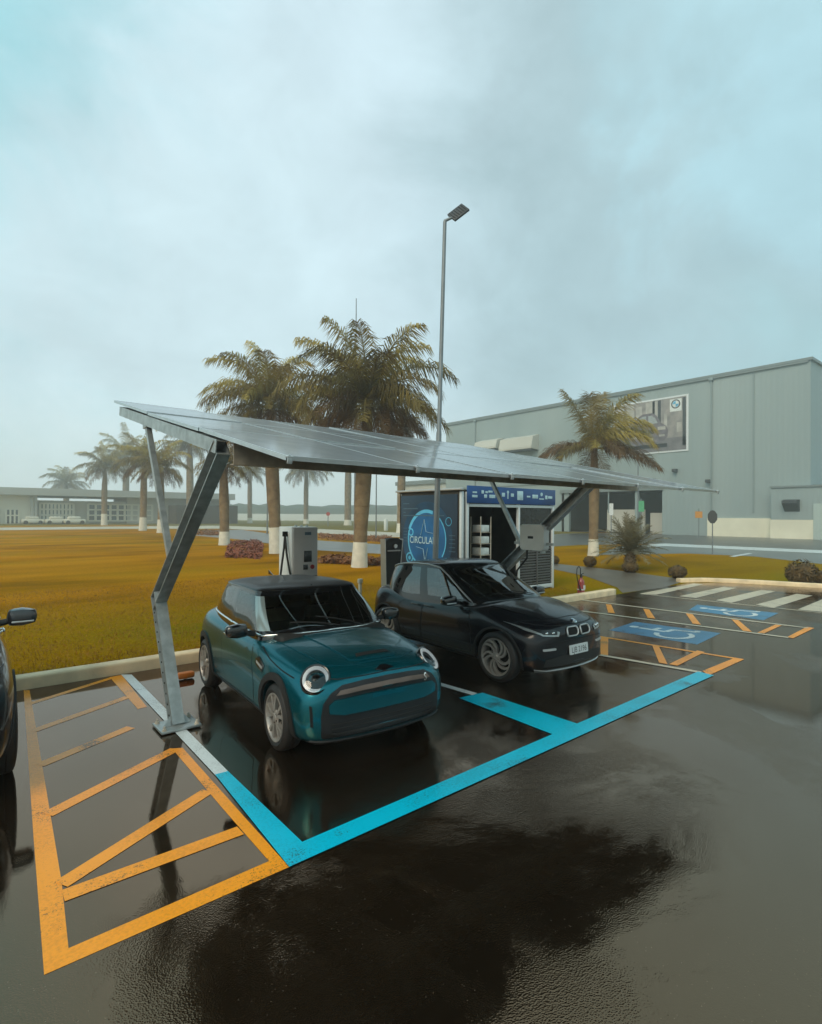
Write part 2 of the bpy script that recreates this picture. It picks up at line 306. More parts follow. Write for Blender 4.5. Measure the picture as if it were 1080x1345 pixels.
# ------------------------------------------------------------------ mesh building
class MB:
    def __init__(self): self.bm = bmesh.new()
    def _merge(self, tb, mi=None):
        if mi is not None:
            for f in tb.faces: f.material_index = mi
        me = D.meshes.new('t'); tb.to_mesh(me); tb.free(); self.bm.from_mesh(me); D.meshes.remove(me)
    def box(self, c, s, R=None, bev=0.0, mi=0, seg=2):
        tb = bmesh.new(); bmesh.ops.create_cube(tb, size=1.0)
        for v in tb.verts: v.co = Vector((v.co.x*s[0], v.co.y*s[1], v.co.z*s[2]))
        if bev: bmesh.ops.bevel(tb, geom=list(tb.edges), offset=bev, segments=seg, affect='EDGES', profile=.5)
        for v in tb.verts: v.co = (R @ v.co if R else v.co) + Vector(c)
        self._merge(tb, mi); return self
    def beam(self, a, b, w, h, up=(0, 0, 1), bev=0.0, mi=0):
        a = Vector(a); b = Vector(b); d = b-a; L = d.length; z = d.normalized()
        u = Vector(up); x = u.cross(z)
        if x.length < 1e-5: x = Vector((1, 0, 0))
        x.normalize(); y = z.cross(x)
        R = Matrix((x, y, z)).transposed()
        return self.box((a+b)/2, (w, h, L), R, bev, mi)
    def tube(self, pts, r, n=8, mi=0, caps=True):
        pts = [Vector(p) for p in pts]; rs = r if isinstance(r, (list, tuple)) else [r]*len(pts)
        rings = []; px = None
        for i, p in enumerate(pts):
            t = (pts[min(i+1, len(pts)-1)]-pts[max(i-1, 0)]).normalized()
            if px is None:
                px = t.orthogonal().normalized()
            else:
                px = (px - t*px.dot(t))
                px = px.normalized() if px.length > 1e-6 else t.orthogonal().normalized()
            py = t.cross(px)
            rings.append([self.bm.verts.new(p + (px*cos(2*pi*k/n)+py*sin(2*pi*k/n))*rs[i]) for k in range(n)])
        for a, b in zip(rings, rings[1:]):
            for k in range(n):
                f = self.bm.faces.new((a[k], a[(k+1) % n], b[(k+1) % n], b[k])); f.material_index = mi
        if caps:
            for rg in (list(reversed(rings[0])), rings[-1]):
                f = self.bm.faces.new(rg); f.material_index = mi
        return self
    def lathe(self, prof, Mx=None, n=24, mi=0):           # prof = (axis, radius), axis = local z
        Mx = Mx or Matrix.Identity(4); rings = []
        for z, r in prof:
            if r < 1e-6: rings.append([self.bm.verts.new(Mx @ Vector((0, 0, z)))])
            else: rings.append([self.bm.verts.new(Mx @ Vector((r*cos(2*pi*k/n), r*sin(2*pi*k/n), z))) for k in range(n)])
        for a, b in zip(rings, rings[1:]):
            for k in range(n):
                k2 = (k+1) % n
                if len(a) == 1 and len(b) == 1: continue
                if len(a) == 1: vs = (a[0], b[k2], b[k])
                elif len(b) == 1: vs = (a[k], a[k2], b[0])
                else: vs = (a[k], a[k2], b[k2], b[k])
                f = self.bm.faces.new(vs); f.material_index = mi
        return self
    def poly(self, pts, mi=0):
        f = self.bm.faces.new([self.bm.verts.new(Vector(p)) for p in pts]); f.material_index = mi; return self
    def prism(self, pts, d, mi=0):                        # outline pts (3D, planar) pushed along vector d
        d = Vector(d); a = [self.bm.verts.new(Vector(p)) for p in pts]; b = [self.bm.verts.new(Vector(p)+d) for p in pts]
        n = len(a); fs = [self.bm.faces.new(list(reversed(a))), self.bm.faces.new(b)]
        for i in range(n): fs.append(self.bm.faces.new((a[i], a[(i+1) % n], b[(i+1) % n], b[i])))
        for f in fs: f.material_index = mi
        return self
    def ball(self, c, s, sub=2, mi=0, wob=0.0, seed=0):
        tb = bmesh.new(); bmesh.ops.create_icosphere(tb, subdivisions=sub, radius=1.0)
        for v in tb.verts:
            k = 1 + wob*noise.noise(v.co*2.3+Vector((seed, seed*2, 0)))
            v.co = Vector((v.co.x*s[0]*k, v.co.y*s[1]*k, v.co.z*s[2]*k))+Vector(c)
        self._merge(tb, mi); return self
    def mesh(self, me, Mx=None, mi=None):
        tb = bmesh.new(); tb.from_mesh(me)
        if Mx: bmesh.ops.transform(tb, matrix=Mx, verts=tb.verts)
        self._merge(tb, mi); return self

ORIG = {}
def obj(name, mb, mats, parent=None, angle=35, world=True, origin=None, recalc=True):
    bm = mb.bm if isinstance(mb, MB) else mb
    off = Vector((0, 0, 0))
    if parent is not None and world: off = ORIG.get(parent.name, Vector((0, 0, 0)))
    if origin is not None: off = Vector(origin)
    if off.length > 0:
        for v in bm.verts: v.co -= off
    if recalc: bmesh.ops.recalc_face_normals(bm, faces=list(bm.faces))
    me = D.meshes.new(name); bm.to_mesh(me); bm.free()
    for mt in (mats if isinstance(mats, (list, tuple)) else [mats]):
        me.materials.append(M[mt] if isinstance(mt, str) else mt)
    if angle:
        me.polygons.foreach_set('use_smooth', [True]*len(me.polygons)); me.set_sharp_from_angle(angle=radians(angle))
    o = D.objects.new(name, me); COL.objects.link(o)
    if parent is not None:
        o.parent = parent
        ORIG[o.name] = ORIG.get(parent.name, Vector((0, 0, 0)))
    if origin is not None: o.location = origin; ORIG[o.name] = Vector(origin)
    return o
def tag(o, label=None, cat=None, group=None, kind=None):
    if label: o['label'] = label
    if cat: o['category'] = cat
    if group: o['group'] = group
    if kind: o['kind'] = kind
    return o
def thing(name, loc, label, cat, group=None, rz=0.0):
    o = D.objects.new(name, None); COL.objects.link(o); o.location = loc; o.rotation_euler = (0, 0, rz)
    o.empty_display_size = .2
    ORIG[o.name] = Vector(loc) if rz == 0 else Vector((0, 0, 0))
    return tag(o, label, cat, group)
def sheet(name, pts, z, mt, kind='structure', step=None):
    mb = MB(); mb.poly([(p[0], p[1], z) for p in pts])
    o = obj(name, mb, mt, angle=0); tag(o, kind=kind)
    if o.data.polygons[0].normal.z < 0: o.data.flip_normals()
    return o
def sheets(name, polys, z, mt, kind='structure'):
    mb = MB()
    for pts in polys:
        q = [Vector((p[0], p[1], z)) for p in pts]
        ar = sum(q[i].x*q[(i+1) % len(q)].y-q[(i+1) % len(q)].x*q[i].y for i in range(len(q)))
        q = [p+Vector((0, 0, .00025*len(mb.bm.faces))) for p in q]
        mb.poly(q if ar > 0 else list(reversed(q)))
    return tag(obj(name, mb, mt, angle=0, recalc=False), kind=kind)

def copy_tree(o, parent=None):
    c = o.copy(); COL.objects.link(c)
    if parent: c.parent = parent
    for ch in list(o.children): copy_tree(ch, c)
    return c

def eval_mesh(me, mods):
    o = D.objects.new('t', me); COL.objects.link(o)
    for k, props in mods:
        md = o.modifiers.new('m', k)
        for a, v in props.items(): setattr(md, a, v)
    dg = bpy.context.evaluated_depsgraph_get(); dg.update()
    r = D.meshes.new_from_object(o.evaluated_get(dg), depsgraph=dg)
    D.objects.remove(o)
    return r

def text_mesh(s, size):
    cu = D.curves.new('t', 'FONT'); cu.body = s; cu.size = size; cu.align_x = 'CENTER'; cu.align_y = 'CENTER'
    o = D.objects.new('t', cu); COL.objects.link(o)
    dg = bpy.context.evaluated_depsgraph_get(); dg.update()
    me = D.meshes.new_from_object(o.evaluated_get(dg), depsgraph=dg); D.objects.remove(o); D.curves.remove(cu)
    return me
def frame(o, x, y):
    x = Vector(x).normalized(); y = Vector(y).normalized(); z = x.cross(y)
    mx = Matrix((x, y, z)).transposed().to_4x4(); mx.translation = Vector(o); return mx

# ------------------------------------------------------------------ cars (nose towards -Y, origin on the ground between the axles)
def mirror_ring(half):                                    # half[0] and half[-1] lie on x = 0
    return [Vector(p) for p in half] + [Vector((-p[0], p[1], p[2])) for p in reversed(half[1:-1])]

def cage(rings_half, labels, capA=None, capB=None, level=3, inner=None):
    """rings -> quads -> smooth mesh; labels(i, j) gives the label of the strip i between ring i, i+1 at column j."""
    bm = bmesh.new(); n = len(rings_half[0]); mlen = 2*n-2
    rings = [[bm.verts.new(p) for p in mirror_ring(h)] for h in rings_half]
    for i in range(len(rings)-1):
        a, b = rings[i], rings[i+1]
        for k in range(mlen):
            f = bm.faces.new((a[k], a[(k+1) % mlen], b[(k+1) % mlen], b[k]))
            j = k if k < n-1 else mlen-1-k
            f.material_index = labels(i, j)
    for ring, lab in ((rings[0], capA), (rings[-1], capB)):
        if lab is None: continue
        for i in range(n-1):
            R0, R1 = ring[i], ring[i+1]; L0, L1 = ring[-i % mlen], ring[-(i+1) % mlen]
            vs = []
            for v in (R0, R1, L1, L0):
                if v not in vs: vs.append(v)
            f = bm.faces.new(vs); f.material_index = lab
    bmesh.ops.recalc_face_normals(bm, faces=list(bm.faces))
    me = D.meshes.new('cage'); bm.to_mesh(me); bm.free()
    for k in range(12): me.materials.append(M['cavity'])
    out = eval_mesh(me, [('SUBSURF', dict(levels=level, render_levels=level))])
    D.meshes.remove(me); return out

def split_labels(me):
    """label -> bmesh"""
    src = bmesh.new(); src.from_mesh(me); res = {}
    for lab in sorted({f.material_index for f in src.faces}):
        b = bmesh.new(); vm = {}
        for f in src.faces:
            if f.material_index != lab: continue
            vs = []
            for v in f.verts:
                if v.index not in vm: vm[v.index] = b.verts.new(v.co)
                vs.append(vm[v.index])
            b.faces.new(vs)
        res[lab] = b
    src.free(); return res

def bvh_of(*meshes):
    b = bmesh.new()
    for me in meshes: b.from_mesh(me)
    t = BVHTree.FromBMesh(b); b.free(); return t

def surf(bvh, axis, sg, u, v):
    if axis == 'side': o, d = Vector((sg*4, u, v)), Vector((-sg, 0, 0))
    elif axis == 'front': o, d = Vector((u, -6, v)), Vector((0, 1, 0))
    elif axis == 'rear': o, d = Vector((u, 6, v)), Vector((0, -1, 0))
    else: o, d = Vector((u, v, 5)), Vector((0, 0, -1))
    p, nrm, i, _ = bvh.ray_cast(o, d)
    if p is None or (p-o).length > 6.6:
        q = o + d*(3.2 if axis == 'side' else 4.2)
        p, nrm, i, _ = bvh.find_nearest(q)
    if nrm.dot(d) > 0: nrm = -nrm
    return p, nrm

def patch(mb, bvh, poly, axis, sg=1, off=.004, thick=.012, step=.05, mi=0):
    tb = bmesh.new(); tb.faces.new([tb.verts.new((p[0], p[1], 0)) for p in poly])
    tb.normal_update()
    bmesh.ops.triangulate(tb, faces=list(tb.faces))
    for ax in (0, 1):
        lo = min(p[ax] for p in poly); hi = max(p[ax] for p in poly); k = max(1, int((hi-lo)/step))
        for s in range(1, k):
            co = Vector((0, 0, 0)); co[ax] = lo+(hi-lo)*s/k; no = Vector((0, 0, 0)); no[ax] = 1
            bmesh.ops.bisect_plane(tb, geom=list(tb.verts)+list(tb.edges)+list(tb.faces), plane_co=co, plane_no=no, dist=1e-5)
    bmesh.ops.remove_doubles(tb, verts=list(tb.verts), dist=1e-5)
    nr = {}
    for v in tb.verts:
        p, nn = surf(bvh, axis, sg, v.co.x, v.co.y); v.co = p+nn*off; nr[v] = nn
    tb.normal_update()
    for f in tb.faces:
        if sum((f.normal.dot(nr[v]) for v in f.verts)) < 0: f.normal_flip()
    if thick:
        be = [e for e in tb.edges if len(e.link_faces) == 1]; old = list(tb.verts)
        r = bmesh.ops.extrude_edge_only(tb, edges=be)
        new = [g for g in r['geom'] if isinstance(g, bmesh.types.BMVert)]
        for v in new:
            q = min(old, key=lambda o: (o.co-v.co).length_squared); v.co = v.co-nr[q]*thick
    mb._merge(tb, mi); return mb

def line_on(mb, bvh, pts, axis, sg=1, w=.008, off=.0008, mi=0):
    """a thin dark joint running over the panel surface"""
    P = []
    for a, b in zip(pts, pts[1:]):
        k = max(1, int(sqrt((a[0]-b[0])**2+(a[1]-b[1])**2)/.03))
        for s in range(k): P.append((a[0]+(b[0]-a[0])*s/k, a[1]+(b[1]-a[1])*s/k))
    P.append(pts[-1]); L = []
    for i, p in enumerate(P):
        q0, q1 = P[max(0, i-1)], P[min(len(P)-1, i+1)]; t = Vector((q1[0]-q0[0], q1[1]-q0[1])).normalized(); nn = Vector((-t.y, t.x))*w/2
        row = []
        for s in (-1, 1):
            h, nr = surf(bvh, axis, sg, p[0]+nn.x*s, p[1]+nn.y*s); row.append(mb.bm.verts.new(h+nr*off))
        L.append(row)
    for a, b in zip(L, L[1:]):
        f = mb.bm.faces.new((a[0], a[1], b[1], b[0])); f.material_index = mi
    return mb

def circle(cx, cy, r, n=24, a0=0, a1=2*pi, sy=1.0):
    return [(cx+r*cos(a0+(a1-a0)*k/n), cy+sy*r*sin(a0+(a1-a0)*k/n)) for k in range(n+(0 if abs(a1-a0-2*pi) < 1e-6 else 1))]
def arch_band(cy, cz, r0, r1, zmin):
    a = math.asin(max(-1, min(1, (zmin-cz)/r1))); b = math.asin(max(-1, min(1, (zmin-cz)/r0)))
    outer = circle(cy, cz, r1, 28, a, pi-a); inner = circle(cy, cz, r0, 28, b, pi-b)
    return outer+list(reversed(inner))
def rrect(cx, cy, w, h, r, n=5, shear=0.0):
    out = []
    for (sx, sy, a0) in ((1, 1, 0), (-1, 1, pi/2), (-1, -1, pi), (1, -1, 3*pi/2)):
        for k in range(n+1):
            a = a0+k*pi/2/n; x = sx*(w/2-r)+r*cos(a); y = sy*(h/2-r)+r*sin(a); out.append((cx+x+shear*y, cy+y))
    return out

def make_wheel(car, x, y, R, rimR, width, style, spin=0.0, steer=0.0):
    sg = 1 if x > 0 else -1
    Mx = Matrix.Translation((x, y, R)) @ Matrix.Rotation(steer, 4, 'Z') @ (Matrix.Rotation(sg*pi/2, 4, 'Y')) @ Matrix.Rotation(spin, 4, 'Z')
    hub = MB()   # local +z points outwards; z = 0 is the outer face of the tyre
    hub.lathe([(-width*.8, 0), (-width*.8, rimR*.55), (-width*.55, rimR*.62), (-width*.5, rimR*.62), (-width*.5, .05), (-.05, .04), (-.05, 0)], Mx, 24)
    w = obj('wheel', hub, 'rim_dark', car, world=False)
    t = MB(); w2 = width
    t.lathe([(-w2, rimR), (-w2*.99, rimR+.01), (-w2*.98, R-.05), (-w2*.9, R-.012), (-w2*.78, R), (-w2*.60, R+.001), (-w2*.59, R-.006), (-w2*.575, R-.006), (-w2*.565, R+.001), (-w2*.42, R+.001), (-w2*.41, R-.006), (-w2*.395, R-.006), (-w2*.385, R+.001),
             (-w2*.22, R), (-w2*.1, R-.012), (-.012, R-.035), (0, rimR+.035), (-.008, rimR+.012), (-.02, rimR-.002)], Mx, 48)
    obj('tyre', t, 'rubber', w, world=False, angle=50)
    r = MB()
    r.lathe([(-w2*.9, rimR-.012), (-w2*.5, rimR-.035), (-.03, rimR-.026), (-.008, rimR-.014), (-.006, rimR), (-.022, rimR+.003), (-w2*.9, rimR+.002)], Mx, 48, 0)
    r.lathe([(-.03, .075), (-.022, .07), (-.018, .04), (-.012, .034), (-.010, 0)], Mx, 20, 0)
    def blade(pts, z0, z1, mi):
        a = [Mx @ Vector((p[0], p[1], z0)) for p in pts]; r.prism(a, (Mx.to_3x3() @ Vector((0, 0, z1-z0))), mi)
    if style == 'double':                                  # five pairs of slim straight spokes
        for k in range(5):
            c = 2*pi*k/5
            for s in (-1, 1):
                p0 = Vector((.03*s, .035)); p1 = Vector((s*rimR*.34, rimR*.93)); d = (p1-p0).normalized(); nn = Vector((-d.y, d.x))
                q = [p0-nn*.012, p1-nn*.017, p1+nn*.017, p0+nn*.012]
                q = [Vector((v.x*cos(c)-v.y*sin(c), v.x*sin(c)+v.y*cos(c))) for v in q]
                blade(q, -.05, -.014, 0)
    elif style == 'turbine':                               # ten curved blades in five pairs
        for k in range(10):
            c = 2*pi*k/10 + (.10 if k % 2 else -.06); inn, outp = [], []
            for s in range(7):
                tt = s/6; rr = .045+(rimR-.055)*tt; a = c+.95*tt*tt*.75+.06; hw = (.012+.016*tt)/rr
                inn.append((rr*cos(a-hw), rr*sin(a-hw))); outp.append((rr*cos(a+hw), rr*sin(a+hw)))
            blade(inn+list(reversed(outp)), -.045, -.012, 0)
    else:
        for k in range(7):
            c = 2*pi*k/7
            q = [(.04*cos(c-.5), .04*sin(c-.5)), (rimR*.95*cos(c-.10), rimR*.95*sin(c-.10)), (rimR*.95*cos(c+.10), rimR*.95*sin(c+.10)), (.04*cos(c+.5), .04*sin(c+.5))]
            blade(q, -.05, -.015, 0)
    for k in range(5):
        a = 2*pi*k/5; r.ball(Mx @ Vector((.05*cos(a), .05*sin(a), -.018)), (.008, .008, .008), 1, 1)
    obj('rim', r, ['rim_grey', 'rim_dark'], w, world=False, angle=40)
    return w

def body_mesh(stations, deck0, deck1, wells, level=3):
    """stations: (y, bow, half profile [(x, z) x 9]); bow pulls the outer points back (+) so the nose is rounded in plan"""
    rings = [[(x, y+bow*(abs(x)/.8)**2, z) for x, z in pr] for y, bow, pr in stations]
    me = cage(rings, lambda i, j: 2 if (deck0 <= i < deck1 and j >= 6) else 0, 0, 0, level)
    cb = MB()
    for (x0, x1, y, z, r) in wells:
        for s in (-1, 1):
            Mx = Matrix.Translation((s*x0, y, z)) @ Matrix.Rotation(s*pi/2, 4, 'Y')
            cb.lathe([(0, 0), (0, r), (x1-x0, r), (x1-x0, 0)], Mx, 40)
    bmesh.ops.recalc_face_normals(cb.bm, faces=list(cb.bm.faces))
    for f in cb.bm.faces: f.material_index = 1
    cm = D.meshes.new('c'); cb.bm.to_mesh(cm); cb.bm.free()
    for k in range(3): cm.materials.append(M['cavity'])
    co = D.objects.new('c', cm); COL.objects.link(co)
    out = eval_mesh(me, [('BOOLEAN', dict(object=co, operation='DIFFERENCE', solver='EXACT'))])
    D.objects.remove(co)
    return me, out

def mesh_obj(name, me, mats, parent, angle=35):
    me.materials.clear()
    for mt in mats: me.materials.append(M[mt])
    me.polygons.foreach_set('use_smooth', [True]*len(me.polygons)); me.set_sharp_from_angle(angle=radians(angle))
    me.name = name; o = D.objects.new(name, me); COL.objects.link(o); o.parent = parent; return o

def ring_lerp(a, b, t, bulge=0.0):
    return [tuple(p[k]+(q[k]-p[k])*t for k in range(3)) for p, q in zip(a, b)]
def swell(r, dx, dz, cy, sy=1.0, sx=1.0):
    return [(p[0]*sx+(dx if p[0] > .01 else 0), cy+(p[1]-cy)*sy, p[2]+dz) for p in r]

def greenhouse(car, bottom, top, roof_z, kinds, mats, cy, droop=.02):
    """bottom/top: half rings of the glass line; kinds: label per column"""
    mid = [(p[0]+(.022 if p[0] > .3 else 0), p[1]+(-.012 if i < 2 else 0), p[2]) for i, p in enumerate(ring_lerp(bottom, top, .52))]
    low = [(p[0]*1.02, cy+(p[1]-cy)*1.03, p[2]-.10) for p in bottom]
    low2 = [(p[0]*1.005, cy+(p[1]-cy)*1.006, p[2]-.02) for p in bottom]
    e0 = swell(top, .006, .022, cy, .99)
    e1 = [(p[0]*.95, cy+(p[1]-cy)*.94, p[2]*.45+roof_z*.55) for p in e0]
    e2 = [(p[0]*.66, cy+(p[1]-cy)*.72, roof_z+.002) for p in e0]
    e3 = [(p[0]*.3, cy+(p[1]-cy)*.4, roof_z+.008) for p in e0]
    e1, e2, e3 = [[(p[0], p[1], p[2]-droop*max(0, p[1]-.1)**2) for p in e] for e in (e1, e2, e3)]
    rings = [low, low2, bottom, mid, top, e0, e1, e2, e3]
    def lab(i, j):
        if i < 2: return 0
        if i in (2, 3): return kinds[j]
        if i == 4: return 0
        return 1
    me = cage(rings, lab, None, 1, 3)
    bv = bvh_of(me)
    parts = split_labels(me)
    names = {0: ('window_frame', mats[0]), 1: ('roof', mats[1]), 2: ('windscreen', mats[2]), 3: ('pillar', mats[3]), 4: ('side_window', mats[2]), 5: ('door_post', mats[0]),
             6: ('rear_quarter_window', mats[2]), 7: ('rear_pillar', mats[0]), 8: ('rear_window', mats[2])}
    for k, b in parts.items():
        nm, mt = names[k]
        if k in (4, 6, 3, 5, 7):                           # one on each flank
            for s in (-1, 1):
                c = b.copy(); bmesh.ops.delete(c, geom=[f for f in c.faces if f.calc_center_median().x*s < 0], context='FACES')
                obj(nm, c, mt, car, 60, world=False, recalc=False)
            b.free()
        else: obj(nm, b, mt, car, 60, world=False, recalc=False)
    return me, bv, rings

def cabin(car, beltz, ys, xs=.36, roofh=.3):
    for s in (-1, 1):
        mb = MB(); x = s*xs
        Rt = Matrix.Rotation(radians(-12), 3, 'X')
        mb.box((x, ys+.06, beltz-.12), (.46, .13, .52), Rt, .05)
        o = obj('front_seat', mb, 'seat_cloth', car, 50, world=False)
        hb = MB(); hb.box((x, ys+.14, beltz+.235), (.26, .09, .17), Rt, .04); hb.tube([(x-.06, ys+.10, beltz+.10), (x-.06, ys+.13, beltz+.2)], .008); hb.tube([(x+.06, ys+.10, beltz+.10), (x+.06, ys+.13, beltz+.2)], .008)
        obj('headrest', hb, 'seat_cloth', o, 50, world=False)
    mb = MB(); mb.box((0, ys+.85, beltz-.05), (1.15, .14, .3), None, .05)
    for x in (-.33, .33): mb.box((x, ys+.88, beltz+.14), (.24, .08, .14), None, .035)
    obj('rear_seat', mb, 'interior', car, 50, world=False)
    mb = MB(); mb.box((0, ys-.82, beltz-.03), (1.30, .42, .12), None, .05); mb.box((.36, ys-.66, beltz+.04), (.34, .16, .07), None, .03)
    obj('dashboard', mb, 'interior', car, 50, world=False)
    mb = MB(); c = Vector((xs, ys-.46, beltz+.0)); R = Matrix.Rotation(radians(65), 3, 'X')
    pts = [c+R @ Vector((.18*cos(a*pi/12), .18*sin(a*pi/12), 0)) for a in range(25)]
    mb.tube(pts, .015, 8, caps=False); mb.beam(c+R @ Vector((-.17, 0, 0)), c+R @ Vector((.17, 0, 0)), .03, .02); mb.lathe([(-.02, 0), (-.02, .05), (.02, .05), (.02, 0)], Matrix.Translation(c) @ R.to_4x4(), 12)
    obj('steering_wheel', mb, 'gloss_black', car, 50, world=False)
    mb = MB(); mb.box((0, ys-.38, beltz+.36), (.24, .03, .065), None, .015); mb.tube([(0, ys-.38, beltz+.38), (0, ys-.34, beltz+.45)], .01)
    obj('rear_view_mirror', mb, 'interior', car, 50, world=False)

def joints(mb, car):
    src = mb.bm; seen = set()
    for f0 in list(src.faces):
        if f0 in seen: continue
        isl, st = [], [f0]; seen.add(f0)
        while st:
            f = st.pop(); isl.append(f)
            for v in f.verts:
                for g in v.link_faces:
                    if g not in seen: seen.add(g); st.append(g)
        b = MB(); vm = {}
        for f in isl:
            b.bm.faces.new([vm.setdefault(v, None) or vm.update({v: b.bm.verts.new(v.co)}) or vm[v] for v in f.verts])
        obj('panel_joint', b, 'cavity', car, 0, world=False, recalc=False)
    src.free()

def side_mirror(car, s, base, size, cap, trim=None):
    """housing on a short foot; the glass looks backwards"""
    x, y, z = base; mb = MB()
    tb = bmesh.new(); bmesh.ops.create_cube(tb, size=1.0)
    bmesh.ops.subdivide_edges(tb, edges=list(tb.edges), cuts=3, use_grid_fill=True)
    for v in tb.verts:
        p = v.co*2; q = p.normalized()*max(abs(p.x), abs(p.y), abs(p.z)); k = .55
        p = p*(1-k)+q*k
        taper = 1-.18*max(0, p.x*1)  # slimmer tip
        v.co = Vector((s*(p.x*size[0]/2), p.y*size[1]/2*taper-.012*(p.x+1)*0, p.z*size[2]/2*taper))+Vector((x+s*(size[0]/2+.05), y, z))
    mb._merge(tb, 0)
    mb.tube([(x-s*.03, y+.02, z-.05), (x+s*.05, y+.01, z-.035), (x+s*.10, y, z-.02)], [.032, .028, .03], 10, 1)
    o = obj('wing_mirror', mb, [cap, 'plastic'], car, 60, world=False)
    g = MB(); g.prism([(x+s*(size[0]/2+.05)+a, y+size[1]/2*.80, z+b) for a, b in rrect(0, 0, size[0]*.8, size[2]*.72, .03)], (0, .01, 0))
    obj('mirror_glass', g, 'chrome', o, 40, world=False)
    if trim:
        g = MB(); c = x+s*(size[0]/2+.05)
        g.box((c, y-size[1]/2*.93, z-size[2]*.22), (size[0]*.72, .012, .016), None, .005); obj('indicator_strip', g, trim, o, 40, world=False)
    return o

def door_panel(car, bvh, poly, paint, seam, sg, handle, hmat):
    mb = MB(); patch(mb, bvh, poly, 'side', sg, .0025, .008, .06)
    d = obj('door', mb, paint, car, 50, world=False, recalc=False)
    line_on(seam, bvh, poly+[poly[0]], 'side', sg, .022, .0008)
    hy, hz = handle; h = MB()
    p, nn = surf(bvh, 'side', sg, hy, hz)
    h.box(p+nn*.03, (.022, .20, .028), None, .01); h.box(p+nn*.012-Vector((0, .08, 0)), (.03, .02, .02), None, .005); h.box(p+nn*.012+Vector((0, .08, 0)), (.03, .02, .02), None, .005)
    obj('handle', h, hmat, d, 50, world=False)
    return d

